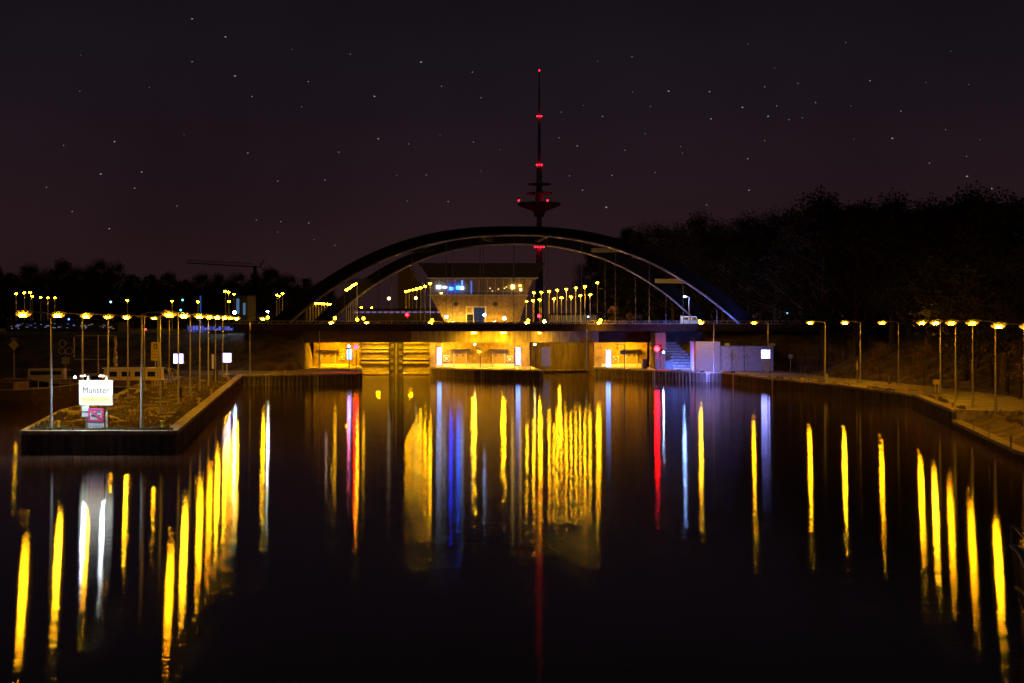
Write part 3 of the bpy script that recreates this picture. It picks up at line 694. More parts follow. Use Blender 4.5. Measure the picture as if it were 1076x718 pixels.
# life buoys
def buoy(px, py, d_, label):
    x, y, z = W(px, py, d_); r_ = thing('life_buoy', (x, y, z), label, 'life buoy', 'life buoys on the lock walls')
    m = MB(); m.box(-.5,.5,.1,.14,-.55,.55); m.build('backboard', M_white, r_)
    m = MB(); m.smooth = True
    n1, n2 = 18, 8; vs = []
    for i in range(n1):
        for j in range(n2):
            a_, b_ = 2*math.pi*i/n1, 2*math.pi*j/n2; rr = .36+.09*math.cos(b_); vs.append((rr*math.cos(a_), .09*math.sin(b_), rr*math.sin(a_)))
    m.add(vs, [(i*n2+j, ((i+1)%n1)*n2+j, ((i+1)%n1)*n2+(j+1)%n2, i*n2+(j+1)%n2) for i in range(n1) for j in range(n2)]); m.build('ring', M_orange, r_)
buoy(359.2, 375, 239.8, 'life buoy right of the left block double door'); buoy(469.3, 376.7, 239.8, 'life buoy left of the middle pier doors'); buoy(535.8, 377.4, 239.8, 'life buoy right of the middle pier doors'); buoy(647.3, 377.5, 239.8, 'life buoy beside the right chamber tube light')
# camera mast on the middle pier and crane post on right
x, y, z = W(504.8, 386, 236); r_ = thing('signal_mast', (x, y, 1.56), 'short post with white box and lantern in the middle of the pier', 'mast')
MB().tube((0,0,0),(0,0,2.1),.07,.06,8).build('post', M_dark, r_)
m = MB(); m.box(-.55,.2,-.25,.2,2.35,3.05); m.box(-.6,.25,-.3,.25,3.05,3.12); m.tube((0,0,2.0),(-.3,0,2.35),.06,.06,6); m.build('box', M_white, r_)
x, y, z = W(656.3, 388, 228); r_ = thing('davit_crane', (x, y, 1.5), 'dark davit post with winch before the right lock block door', 'davit')
MB().tube((0,0,0),(0,0,4.0),.08,.07,8).build('post', M_dark, r_); MB().tube((.1,0,3.9),(-1.8,0,4.1),.06,.05,6).tube((-1.2,0,4.02),(-1.2,0,3.1),.08,.08,6).build('jib', M_dark, r_)
MB().box(-.7,.15,-.3,.3,2.4,3.0).build('winch', M_dark, r_)
m = MB(); m.box(-.35,.35,-.3,.3,0,1.5); m.box(-.4,.4,-.34,.34,1.5,1.56); x = X(677.5, 229); tag(m.build('cabinet', M_dark, None, (x, 229, 1.53)), 'dark narrow cabinet left of the right red signal', 'cabinet')
m = MB(); m.box(-.95,.95,-.3,.3,0,1.35); m.box(-1,1,-.34,.34,1.35,1.42); x = X(701, 226); tag(m.build('cabinet', M_dark, None, (x, 226, 1.53)), 'wide dark cabinet at the foot of the stairs', 'cabinet')
for px, d_, lb_ in ((499,236.6,'left wall lamp under the middle beam'), (562,236.2,'wall lamp under the beam at the right chamber')):
    x, y, z = W(px, 362, d_); r_ = thing('wall_lamp', (x, y, z), lb_, 'lamp', 'small lamps under the beam'); m = MB(); m.box(-.2,.2,-.1,.1,.1,.16); m.tube((0,0,.16),(0,0,.6),.02,.02,6); m.build('bracket', M_dark, r_); m = MB(); m.smooth = True; m.lathe([(.04,-.16),(.15,-.06),(.15,.06),(.1,.098)],10); m.build('globe', emat('small_globe', (1,.75,.25), 60), r_)
m = MB(); m.box(-.75,.75,-.3,.3,0,3.3); m.box(-.7,-.04,-.33,-.302,.2,3.1); m.box(.04,.7,-.33,-.302,.2,3.1); tag(m.build('control_cabinet', M_grey, None, (X(573.5,243), 243, 1.5)), 'tall grey cabinet on the wall right of the middle pier', 'cabinet')

# stairs and pale wall on the right
st = thing('stairs', (27, 226, 1.5), 'broad concrete stairs lit blue white, rising beside the lock', 'stairs')
m = MB(); nb = MB(); NS = 10
for k in range(NS):
    xr = 3.3 - k*.36; m.box(-2.6, xr, k*.85, 9.6, k*.43, (k+1)*.43-.10); nb.box(-2.6, xr+.02, k*.85-.05, 9.6, (k+1)*.43-.098, (k+1)*.43-.002)
m.build('steps', M_concl, st); nb.build('step_shade_bands', mat('step_shade', (.09,.09,.10), .9), st)  # dark strips paint the shade bands between the steps
MB().box(-4.25, -2.62, -.4, 9.6, 0, 5.9).build('cheek_wall', mat('cheek_concrete', (.10,.07,.045), .9, 0, .3, 2), st)
for s_ in (-2.55, 2.85):
    m = MB(); m.tube((s_,.2,1.05),(s_,8.6,5.3),.035,.035,6)
    for k in range(6): m.tube((s_,.3+k*1.6,.1+k*.8),(s_,.3+k*1.6,1.1+k*.8),.03,.03,6)
    m.build('handrail', M_steel, st)
w_ = thing('pale_wall', (34, 218, 1.5), 'long pale concrete wall washed with violet white light', 'wall')
MB().box(X(731,218)-34, X(756.5,218)-34, 0, 7, 0, 4.55).build('tall_block', M_rough, w_)
MB().box(X(756.6,218)-34, X(813,218)-34, .35, 7, 0, 3.75).build('wall', M_rough, w_)
m = MB(); m.box(X(756.7,218)-34, X(813,218)-34, .28, 7.05, 3.752, 3.9); m.build('coping', M_conc, w_)
m = MB(); m.box(-.25+X(765,218)-34, .35+X(765,218)-34, 1, 2, 3.902, 4.3); m.box(-.25+X(812,218)-34, .55+X(812,218)-34, 1, 2, 3.902, 4.3); m.build('lamp_boxes', M_grey, w_)
def washer(px, py, z, label, matl=M_coolw, w=.5):  # unseen washers added to light the pale wall and the stairs
    p = G(px, py, z); r_ = thing('added_floodlight', (p[0], p[1], z), label, 'floodlight', 'added low floodlights for the pale wall and stairs')
    m = MB(); m.box(-w/2-.05,w/2+.05,-.12,.05,0,.22); h_ = m.build('housing', M_dark, r_)
    MB().add([(-w/2,.052,.04),(w/2,.052,.04),(w/2,.052,.2),(-w/2,.052,.2)],[(0,1,2,3)][0:1]).build('lens', matl, h_)
washer(738, 391.4, 1.56, 'added low floodlight before the tall part of the pale wall'); washer(770, 392, 1.56, 'added low floodlight before the middle of the pale wall'); washer(713, 389.6, 1.56, 'added low floodlight at the foot of the stairs', emat('added_stair_washer', (.10,.20,1), 6500), .6)

# ------------------------------------------------------------------ control building
YB = 264.0
cb = thing('control_building', (X(503,YB), YB, HI), 'lock control building with glazed upper floor under a broad dark roof', 'building')
BX = X(503, YB)
def F(poly, y0, y1): return MB().front([(X(px, YB)-BX, Z(py, YB)-HI) for px, py in poly], y0, y1)
F([(469,341.5),(452,311),(554,311),(545,341.5)], 0, 11).build('wall', M_brick, cb)
F([(451,311),(451,309.6),(555,309.6),(555,311)], -.25, 11).build('balcony_band', M_concl, cb)
F([(452,292.5),(452,309.5),(554,309.5),(554,292.5)], 1.6, 10.9).build('upper_room', mat('room_wall', (.16,.12,.07), .8), cb)
F([(440,277),(572,277),(562,293),(452,293)], -1.4, 12.5).build('roof', M_roof, cb)
F([(449,292.0),(449,293.4),(565,293.4),(565,292.0)], -1.5, -1.402).build('fascia', M_conc, cb)
for i in range(12):
    a = 452.5 + i*8.45
    f_ = F([(a,293.6),(a+.45,293.6),(a+.45,309.4),(a,309.4)], .35, .5).build('window_mullion', M_steel, cb)
m = MB(); m.front([(X(a,YB)-BX, Z(b,YB)-HI) for a,b in ((452,306.2),(554,306.2),(554,305.9),(452,305.9))], -.2, -.15); m.build('balcony_rail', M_steel, cb)
# rooms lights and blue screens
def scr(px, py, w, h, mt, nm='screen', y0=1.2, lab=None):
    o = F([(px-w/2,py+h/2),(px+w/2,py+h/2),(px+w/2,py-h/2),(px-w/2,py-h/2)], y0, y0+.1).build(nm, mt, cb)
    if lab: o['label'] = lab
for px, py, w, h, mt in ((460.5,301.6,4.6,3.4,M_blueW),(467.2,301.8,4.6,1.8,M_blueW),(474,303.2,4.2,3.0,M_blueS),(481.3,302.2,4,3.0,M_blueC),(485.5,302.6,3,3.0,M_blueW),(485.3,299,1.6,9,emat('blue_edge', (.1,.3,1), 2)),(495,302,1.6,13,emat('blue_edge2', (.1,.25,1), .9)),(473,297,1.2,4,M_bluedim)): scr(px, py, w, h, mt)
scr(538.8, 301.5, 3.8, 4, M_warmlamp, 'ceiling_lamp'); scr(546.5, 300.2, 2.6, 1.6, emat('warm_b', (1,.5,.05), 18), 'ceiling_lamp'); scr(547.2, 304.3, 2, 2.4, M_warmlamp, 'ceiling_lamp')
for px, py in ((514.8,303),(523.6,303.8),(517.3,305.8),(530,302.9),(532.2,301.5)): scr(px, py, 1.2, 1.1, emat('warm_dot', (1,.65,.2), 2.2), 'ceiling_lamp')
scr(463.7, 308.2, 2.2, 1.3, M_warmlamp, 'ceiling_lamp', -.1)
F([(553,293.6),(560,293.6),(554,309.4),(551,309.4)], .9, 1.5).build('end_wall', M_brick, cb)
for px in (479.2, 520.4):
    m = MB(); m.disc((X(px,YB)-BX, 0, Z(319.7,YB)-HI), .45, -.06, -.003); m.build('round_vent', M_dark, cb)
F([(489.5,322),(511,322),(511,340),(489.5,340)], -.10, -.003).build('door_surround', M_white, cb)
F([(498,323.2),(509.4,323.2),(509.4,340),(498,340)], -.14, -.102).build('doorway', M_doorglow, cb)
F([(502.3,323.2),(502.9,323.2),(502.9,340),(502.3,340)], -.18, -.142).build('door_mullion', M_dark, cb)
F([(490.3,322.8),(496.2,322.8),(496.2,329.2),(490.3,329.2)], -.2, -.14).build('notice_board', M_yel, cb)
for b_ in ((491,324.4,495.4,325),(491,326,494.5,326.5),(491,327.6,495.2,328.1)): F([(b_[0],b_[1]),(b_[2],b_[1]),(b_[2],b_[3]),(b_[0],b_[3])], -.215, -.202).build('notice_line', M_black, cb)
F([(490.6,330.5),(497.2,330.5),(497.2,340),(490.6,340)], -.15, -.102).build('dark_window', M_glass, cb)
flood(X(476,262), 260.6, 9.3, .5, 'added floodlight brightening the control building left wall', matl=emat('bldg_flood', (1,.55,.06), 9500)).__class__  # unseen flood added to warm and brighten the wall
flood(X(520,262), 260.6, 9.3, .5, 'added floodlight brightening the control building right wall', matl=emat('bldg_flood2', (1,.5,.04), 4200))  # second unseen flood added for the same wall
# gable left of the building
gb = thing('gabled_house', (X(428,345), 345, HI), 'dim house gable left of the control building', 'building')
m = MB(); s5 = lambda px, py: (X(px,345)-X(428,345), Z(py,345)-HI)
m.front([s5(418,341),s5(440,341),s5(440,297),s5(430,280),s5(418,288)], 0, 8); m.build('wall', mat('dim_brick', (.07,.05,.035), .9), gb)
m = MB(); m.tube((s5(430,279.6)[0],-.2,s5(430,279.6)[1]),(s5(441,298)[0],-.2,s5(441,298)[1]),.12,.12,6); m.build('verge', M_conc, gb)

# ------------------------------------------------------------------ city behind
def low_building(name, px0, px1, py0, py1, d_, wall, label, wins=(), flat=True):
    x0, x1 = X(px0, d_), X(px1, d_); zt = Z(py0, d_); zb = min(Z(py1, d_), HI); cx_ = (x0+x1)/2
    r_ = thing(name, (cx_, d_, zb), label, 'building')
    MB().box(x0-cx_, x1-cx_, 0, 9, 0, zt-zb).build('wall', wall, r_)
    m = MB(); m.box(x0-cx_-.3, x1-cx_+.3, -.3, 9.3, zt-zb+.002, zt-zb+.25); m.build('roof', M_roof, r_)
    for (a, b, c, e_, mt) in wins:
        m = MB(); m.box(X(a,d_)-cx_, X(b,d_)-cx_, -.05, -.003, Z(e_,d_)-zb, Z(c,d_)-zb); m.build('window', mt, r_)
    return r_
M_bw = mat('far_wall', (.09,.08,.07), .9)
wins = []
random.seed(11)
for k in range(24):
    a = 197 + k*3.0; top = 343.2 if k > 7 else 342.5
    wins.append((a, a+2.3, top + (random.random()<.3)*2, 347.2, emat('blue_w%d' % (k%4), (.07+.05*(k%3), .13, .7), .35+.45*(k%4)/2)))
    if k % 2 or k < 14: wins.append((a, a+2.3, 348, 351.3, emat('blue_v%d' % (k%3), (.10,.12,.5), .25+.2*(k%3))))
low_building('office_building', 196, 271, 339, 353, 262, M_bw, 'low glazed building with blue lit windows behind the jetty lamps', wins)
tw = [(248.5,251.5,314,330,emat('blue_strip', (.15,.32,.6), .42)), (255.5,258,318.5,331,emat('blue_strip', (.15,.32,.6), .42)), (215,218,338,345,emat('blue_dim2', (.08,.2,.9), .5))]
low_building('stair_tower', 246, 260, 311, 353, 274, M_bw, 'narrow tower with two pale blue upright window strips', tw[:2])
dots = []
for k in range(46):
    a = 8 + random.random()*110; b = 339.5 + random.random()*5.5
    dots.append((a, a+random.uniform(.8,3), b, b+random.uniform(.5,1), emat('dot%d' % (k%5), [(.2,.3,1),(1,.6,.2),(.5,.5,.8),(1,.5,.3),(.3,.4,.9)][k%5], [.25,.3,.2,.15,.5][k%5])))
low_building('warehouse', 6, 124, 338.5, 354, 282, M_bw, 'long low warehouse with scattered tiny lights at the far left', dots)
for px, py, c_, lb_ in ((116.5,317.5,(.3,.8,1),'tiny turquoise light pole far behind the moored boats'), (72.5,335.5,(.1,.2,1),'small blue light pole left of the second jetty lamp'), (153,346.2,(1,.05,.1),'small red light pole behind the yellow plates'), (192,315.4,(.1,.7,.8),'small teal light pole above the jetty lamps'), (190,326,(.1,.7,.8),'lower small teal light pole above the jetty lamps'),
                    (827,329,(.2,.6,.9),'tiny teal light pole in front of the right wood'), (618,333,(.3,.45,1),'small blue light pole behind the bridge right of the control building')):
    post_lamp(px, py, 262, 7, emat('tiny_%d' % int(px), c_, 7), lb_, r=.17)
dots2 = [(880,884,326,329,emat('rb1', (.2,.3,.8), .16)),(888,893,327,331,emat('rb2', (.4,.35,.6), .1)),(886,890,334,336,emat('rb1', (.2,.3,.8), .16)),(896,900,344,346,emat('rb3', (.1,.3,1), .8)),(893,898,338,341,emat('rb2', (.4,.35,.6), .1)),(884,886.5,331,333,emat('rb4', (1,.6,.2), .25))]
low_building('apartment_block', 872, 908, 322, 353, 262, mat('rb_wall', (.06,.055,.05), .9), 'dim apartment block with bluish windows behind the right bank', dots2)
fence_w = [(579+k*2.1, 580.3+k*2.1, 331.6, 339, emat('fence_glow', (1,.62,.3), .22 if k % 3 else .12)) for k in range(23)]  # glowing strips stand in for lamplight on a pale fence
low_building('site_building', 578, 628, 330.5, 341, 300, M_bw, 'low building front with glowing fence strips behind the right lamp rows', fence_w)
vw = [(372+k*6.2, 376.6+k*6.2, 327.4, 329, emat('violet_strip', (.5,.3,.8), .32)) for k in range(17)]
low_building('long_shed', 368, 478, 325.5, 341, 292, mat('shed_wall', (.05,.045,.04), .9), 'long low shed with violet window band left of the control building', vw)
# white van on the deck
vx, vy = X(725, 242), 242
vn = thing('parked_van', (vx, vy, DK-.05), 'small white van on the bridge near the right arch foot', 'van')
m = MB(); m.front([(-1.6,.35),(1.6,.35),(1.65,1.0),(1.3,1.2),(.95,1.85),(-1.55,1.9),(-1.65,1.2)], -.85, .85); m.build('body', M_white, vn)
m = MB(); m.front([(.2,1.2),(1.1,1.2),(.85,1.7),(.2,1.7)], -.87, -.852); m.front([(-1.3,1.2),(.05,1.2),(.05,1.7),(-1.3,1.7)], -.87, -.852); m.build('side_window', M_glass, vn)
for s_ in (-1.0, 1.05):
    m = MB(); m.disc((s_,0,.33), .33, -.92, -.72); wv = m.build('wheel', M_black, vn); m = MB(); m.disc((s_,0,.33), .18, -.94, -.922); m.build('rim', M_steel, wv)

# construction crane
ck = thing('tower_crane', (X(268,600), 600, HI), 'faint construction crane with long jib above the left treeline', 'crane'); c0 = X(268,600)
zj = Z(279.5,600)-HI
m = MB(); m.box(-.6,.6,-.6,.6,0,zj); m.build('mast', M_dark, ck)
m = MB(); m.tube((X(196,600)-c0,0,Z(276.5,600)-HI),(X(275,600)-c0,0,Z(281,600)-HI),.25,.25,4); m.tube((X(196,600)-c0,0,Z(276.5,600)-HI+1.2),(X(266,600)-c0,0,zj+1.0),.15,.15,4)
for k in range(26): a_ = X(196+k*2.7,600)-c0; m.tube((a_,0,Z(276.5+k*.15,600)-HI),(a_+.6,0,Z(276.5+k*.15,600)-HI+1.2),.08,.08,4)
m.build('jib', M_dark, ck); m = MB(); m.tube((X(273,600)-c0,0,Z(281,600)-HI),(X(278,600)-c0,0,Z(272.5,600)-HI),.25,.2,4); m.build('apex', M_dark, ck)

# ------------------------------------------------------------------ tv tower
TD = 1290.0
tw_ = thing('tv_tower', (X(566.6,TD), TD, HI), 'distant telecommunications tower with red beacons and stacked platforms', 'tower')
zz = lambda py: Z(py, TD)-HI
u = TD/FPX
m = MB(); m.lathe([(5.2*u,0),(3.1*u,zz(262)),(2.5*u,zz(226)),(2.3*u,zz(222))], 20); m.build('shaft', M_tower, tw_)
m = MB(); m.lathe([(5.5*u,zz(228)),(5.5*u,zz(225)),(6,zz(222)),(14*u,zz(219.5)),(21*u,zz(216.6)),(22.5*u,zz(215.5)),(22.5*u,zz(213.6)),(18*u,zz(213)),(4*u,zz(212.6))], 28); m.build('main_platform', M_tower, tw_)
for py, r0 in ((203.3,14),(193.8,12.5)):
    m = MB(); m.lathe([(3*u,zz(py+1.2)),(r0*u,zz(py+.5)),(r0*u,zz(py-.5)),(3*u,zz(py-.8))], 24); m.build('platform', M_tower, tw_)
m = MB(); m.lathe([(4.3*u,zz(213)),(4.3*u,zz(205)),(3.2*u,zz(200)),(2.9*u,zz(176)),(2.5*u,zz(174))], 16); m.build('upper_shaft', M_tower, tw_)
m = MB(); m.lathe([(1.6*u,zz(174)),(1.4*u,zz(123)),(1.0*u,zz(121)),(.9*u,zz(95)),(.6*u,zz(93)),(.5*u,zz(75))], 12); m.build('antenna_mast', mat('antenna_paint', (.25,.2,.2), .7), tw_)
for py, offs_, r0 in ((75,(0,),.8),(122.6,(-2.2,0,2.2),.7),(173.7,(-2.6,0,2.6),.7),(211.4,(-21.4,8.6),.85),(260,(-4.5,-1.6,1.6,4.5),.7)):
    for o__ in offs_:
        m = MB(); m.smooth = True; c_ = (o__*u, -(4.4*u if py > 250 else (6*u if py > 200 else 2.4*u)), zz(py))
        if py == 75: c_ = (0, 0, zz(75)+.8*u)
        m.lathe([(r0*u*math.cos(R(k)), r0*u*math.sin(R(k))) for k in (-80,-40,0,40,80)], 10, c_); m.build('beacon', M_beacon, tw_)

# ------------------------------------------------------------------ board on the jetty end
SY = 97.6
bx = X(101.3, SY)
sg = thing('harbour_board', (bx, SY, ZQ), 'large glowing white board reading Münster on two posts at the jetty end', 'sign board')
sX = lambda px: X(px, SY)-bx; sZ = lambda py: Z(py, SY)-ZQ
for px in (92, 111.7):
    m = MB(); m.tube((sX(px),.12,-.02),(sX(px),.12,sZ(395)),.075,.075,8); m.build('post', M_white, sg)
m = MB()
x0, x1, z0, z1 = sX(84), sX(119), sZ(425.8), sZ(399.8)
m.box(x0,x1,-.16,.03,z0,z0+.05); m.box(x0,x1,-.16,.03,z1-.05,z1); m.box(x0,x0+.05,-.16,.03,z0+.05,z1-.05); m.box(x1-.05,x1,-.16,.03,z0+.05,z1-.05); m.box(x0+.05,x1-.05,0,.03,z0+.05,z1-.05)
m.build('board_case', M_white, sg)
MB().box(x0+.052,x1-.052,-.12,-.003,z0+.62,z1-.052).build('lit_face', M_signw, sg)
MB().box(x0+.052,x1-.052,-.12,-.003,z0+.052,z0+.618).build('lit_band', M_signy, sg)
def text(s_, x, z, size, mt, y, parent, nm='lettering', width=None):
    c = bpy.data.curves.new('t', 'FONT'); c.body = s_; c.size = size; c.align_x = 'CENTER'; c.extrude = .004; c.space_character = 1.08
    o = bpy.data.objects.new('t', c); COL.objects.link(o); bpy.context.view_layer.update()
    dg = bpy.context.evaluated_depsgraph_get(); me = bpy.data.meshes.new_from_object(o.evaluated_get(dg)); bpy.data.objects.remove(o)
    me.materials.clear(); me.materials.append(mt); ob = bpy.data.objects.new(nm, me); COL.objects.link(ob); ob.parent = parent
    w = max(v.co.x for v in me.vertices)-min(v.co.x for v in me.vertices); k = (width/w) if width else 1
    ob.location = (x, y, z); ob.rotation_euler = (R(90), 0, 0); ob.scale = (k, 1, 1); return ob
text('Münster', sX(101.3), sZ(413.2), .60, M_txtg, -.13, sg, width=1.78)
text('Autoabsetzstelle', sX(101.3), sZ(420.8), .28, M_txty, -.13, sg, width=1.78)
for px in (92, 111.7):
    m = MB(); m.tube((sX(px),.12,sZ(395.6)),(sX(px),-1.0,sZ(394.2)),.03,.03,6); m.box(sX(px)-.14,sX(px)+.14,-1.25,-.9,sZ(394.4),sZ(394.4)+.1); lh = m.build('lamp_arm', M_white, sg)
    MB().box(sX(px)-.11,sX(px)+.11,-1.2,-.95,sZ(394.4)-.03,sZ(394.4)-.003).build('lamp_lens', M_signl, lh)
# no wash sign
ns = thing('no_wash_sign', (sX(102)+bx, SY, ZQ), 'red bordered sign with struck out waves and white plate below the big board', 'sign')
nX = lambda px: X(px, SY)-(sX(102)+bx); nZ = sZ
a, b, c_, d__ = nX(93.9), nX(109.6), nZ(443), nZ(428.9)
MB().box(a, b, -.20, -.17, c_, d__).build('panel', M_white, ns)
m = MB(); t_ = .13; m.box(a,b,-.225,-.203,c_,c_+t_); m.box(a,b,-.225,-.203,d__-t_,d__); m.box(a,a+t_,-.225,-.203,c_+t_,d__-t_); m.box(b-t_,b,-.225,-.203,c_+t_,d__-t_); m.build('red_border', M_pink, ns)
m = MB()
w_, h_ = b-a, d__-c_
def waves(zc, th):
    pts = [(a+.2+i*(w_-.4)/24, zc+.035*math.sin(i*1.3)) for i in range(25)]
    m.front(pts + [(x_, z_-th) for x_, z_ in reversed(pts)], -.222, -.203)
waves(c_+h_*.52, .05); waves(c_+h_*.44, .04); m.front([(a+.22,c_+h_*.64),(a+w_*.58,c_+h_*.62),(a+w_*.60,c_+h_*.78),(a+w_*.48,c_+h_*.72),(a+w_*.44,c_+h_*.67)], -.222,-.203)
pk = [(a+w_*.62,c_+h_*.68),(a+w_*.72,c_+h_*.80),(a+w_*.84,c_+h_*.66)]; m.front(pk+[(x_,z_-.04) for x_,z_ in reversed(pk)], -.222,-.203)
m.build('pictogram', M_black, ns)
m = MB(); m.front([(a+t_,d__-t_),(a+t_+.16,d__-t_),(b-t_,c_+t_+.14),(b-t_,c_+t_),(b-t_-.14,c_+t_)], -.235, -.226); m.build('red_diagonal', M_pink, ns)
MB().box(nX(93.4), nX(110.2), -.2, -.16, nZ(450), nZ(443.4)).build('text_plate', M_white, ns)
m = MB()
for r0, zc in ((random.Random(3), nZ(445.4)), (random.Random(5), nZ(448))):
    x_ = nX(95.5)
    while x_ < nX(108): w2 = r0.uniform(.05,.16); m.box(x_, x_+w2, -.206, -.203, zc, zc+.05); x_ += w2+.05
m.build('small_print', M_grey, ns)
m = MB(); m.tube((nX(108.5),-.1,-.02),(nX(108.5),-.1,nZ(429)),.045,.045,6); m.tube((nX(95),-.1,-.02),(nX(95),-.1,nZ(429)),.045,.045,6); m.build('post', M_steel, ns)
wp = thing('white_plate', (X(90.6,SY), SY-.1, ZQ), 'small upright white plate with dark band under the left of the big board', 'sign')
pz = sZ
MB().box(-.24,.24,-.06,-.03,pz(438),pz(426.3)).build('plate', M_white, wp); MB().box(-.24,.24,-.066,-.062,pz(433.4),pz(432.2)).build('dark_band', M_black, wp); MB().tube((0.05,0,-.02),(0.05,0,pz(427)),.04,.04,6).build('post', M_steel, wp)

# yellow plates on the jetty
p = G(163.4, 404, ZQ)
yp = thing('plate_sign', (p[0], p[1], ZQ), 'two stacked yellowish plates on a post at mid jetty', 'sign'); d_ = p[1]
H0, H1 = Z(379,d_)-ZQ, Z(359.5,d_)-ZQ; hw = .52
MB().tube((0,.06,-.02),(0,.06,H1),.06,.06,8).build('post', M_steel, yp)
MB().box(-hw,hw,-.03,.0,H0+1.06,H1).build('upper_plate', M_yel, yp); MB().box(-hw,hw,-.03,.0,H0,H0+1.02).build('lower_plate', M_yel, yp)
m = MB(); zc = (H0+1.06+H1)/2; m.box(-.2,-.1,-.05,-.032,zc-.3,zc+.35); m.box(.1,.2,-.05,-.032,zc-.3,zc+.35); m.box(-.1,.1,-.05,-.032,zc+.27,zc+.35); m.box(-.1,.1,-.05,-.032,zc-.3,zc-.22); m.build('symbol', M_black, yp)
m = MB()
for k in range(2): m.box(-.4,.4,-.05,-.032,H0+.35+k*.32,H0+.39+k*.32)
m.build('lines', M_black, yp)

# ------------------------------------------------------------------ quay furniture
def small(name, px, py, z, builder, matl, label, cat, group=None):
    p = G(px, py, z); m = MB(); builder(m); return tag(m.build(name, matl, None, (p[0], p[1], z)), label, cat, group)
def bol(m): m.smooth = True; m.lathe([(.16,-.02),(.13,.08),(.12,.32),(.2,.4),(.2,.46),(.08,.5)], 12)
bl = [(61,449.5,ZQ,'bollard at the left front corner of the jetty'), (171,449,ZQ,'bollard at the right front corner of the jetty'), (209,424,ZQ,'bollard on the jetty canal edge between first and second bend of lamps'), (222,414.5,ZQ,'bollard on the jetty canal edge by the dark post'), (240,400,ZQ,'bollard at the far end of the jetty'), (300,392.6,ZQ,'bollard on the lock quay left of the second ladder'),
      (842,401.5,ZQ-.06,'bollard on the right quay left of the saplings'), (856,402.5,ZQ-.06,'bollard on the right quay beside the boxed lamp'), (915,409,ZQ-.06,'bollard on the right quay past the banded post'), (952,413,ZQ-.06,'bollard on the right quay by the curved corner'), (967,415.2,ZQ-.06,'slim bollard at the quay corner'), (984,421,ZQ-.06,'bollard below the buoy station on the right quay'), (1001,428.5,ZQ-.06,'bollard where the high quay ends on the right')]
pr = None
for px, py, z, lb_ in bl:
    p = G(px, py, z)
    if pr is None: m = MB(); bol(m); pr = tag(m.build('bollard', M_yel, None, (p[0],p[1],z)), lb_, 'bollard', 'mooring bollards on the quay edges')
    else:
        c = pr.copy(); COL.objects.link(c); c.location = (p[0],p[1],z); c['label'] = lb_
for px, py, h, lb_ in ((1023,447.5,.5,'short pale marker post on the near right bank'), (1039.5,456,.55,'second pale marker post on the near right bank'), (1062,466.5,.45,'third pale marker post, closest on the right bank')):
    p = G(px, py, 1.35); m = MB(); m.tube((0,0,-.3),(0,0,h),.05,.05,8); m.lathe([(.06,h),(.055,h+.05),(.01,h+.08)],8); tag(m.build('marker_post', M_concl, None, p), lb_, 'post', 'marker posts on the grass bank')
small('dark_bin', 189.6, 418, ZQ, lambda m: (m.box(-.18,.18,-.15,.15,-.02,.9), m.box(-.21,.21,-.18,.18,.9,.98)), M_dark, 'dark waste post at the foot of the third jetty lamp', 'bin')
small('dark_bin', 227, 400.4, ZQ, lambda m: (m.box(-.25,.25,-.22,.22,-.02,1.25), m.box(-.3,.3,-.26,.26,1.25,1.33), m.tube((0,0,1.33),(0,0,1.7),.16,.12,8)), M_dark, 'dark bin at the foot of the seventh jetty lamp', 'bin')
x, y, z = W(223.8, 389, 199); r_ = thing('notice_post', (x, y, ZQ), 'narrow upright bluish notice panel near the farther light box', 'sign'); MB().tube((0,0,-.02),(0,0,1.0),.05,.05,8).build('post', M_steel, r_); MB().box(-.16,.16,-.05,.05,.9,2.9).build('panel', M_white, r_)
p = G(178.6, 399, ZQ); m = MB(); m.box(-.2,.2,-.32,-.12,1.0,1.5); m.tube((0,-.2,-.02),(0,-.2,1.0),.04,.04,6); tag(m.build('meter_box', M_white, None, p), 'small white meter box by the farthest left side jetty lamp', 'box')
# right bank pieces
p = G(900.5, 405, ZQ-.1); r_ = thing('banded_post', p, 'slim post with yellow band and pale cap on the right quay', 'post'); d_=p[1]
m = MB(); m.tube((0,0,-.02),(0,0,1.9),.06,.06,8); m.build('post', M_steel, r_); MB().tube((0,0,1.9),(0,0,2.45),.13,.13,8).build('yellow_band', M_yel, r_); MB().tube((0,0,2.45),(0,0,2.95),.07,.04,8).build('cap', M_white, r_)
p = G(984.5, 413, ZQ-.1); r_ = thing('buoy_station', p, 'yellow topped rescue station on pale posts beside the right lamps', 'rescue station')
m = MB(); m.tube((-.2,0,-.02),(-.2,0,.9),.05,.05,6); m.tube((.15,0,-.02),(.15,0,.9),.05,.05,6); m.build('posts', M_white, r_); m = MB(); m.box(-.4,.35,-.15,.15,.9,1.35); m.prism([(-.42,-.18),(.37,-.18),(.37,.18),(-.42,.18)],1.35,1.42); m.build('box', M_yel, r_)
p = G(934.5, 404.5, ZQ-.15); m = MB(); m.tube((0,0,-.3),(0,0,1.15),.17,.16,10); tag(m.build('wooden_post', M_wood, None, p), 'stout pale wooden post between two right bank lamps', 'post')
p = G(868.6, 402.5, ZQ-.1); m = MB(); m.box(-.15,.15,-.12,.12,-.02,1.1); m.box(-.17,.17,-.14,.14,1.1,1.15); tag(m.build('junction_box', M_grey, None, p), 'pale junction box at the foot of the lamp by the saplings', 'box')
x, y, z = W(830.5, 391, 214); r_ = thing('round_sign', (x, y, 1.45), 'small pale round sign on a post before the dark wood', 'sign'); MB().tube((0,0,0),(0,0,2.3),.04,.04,6).build('post', M_steel, r_); m = MB(); m.disc((0,0,2.45),.35,-.06,-.03); m.build('disc', M_grey, r_)
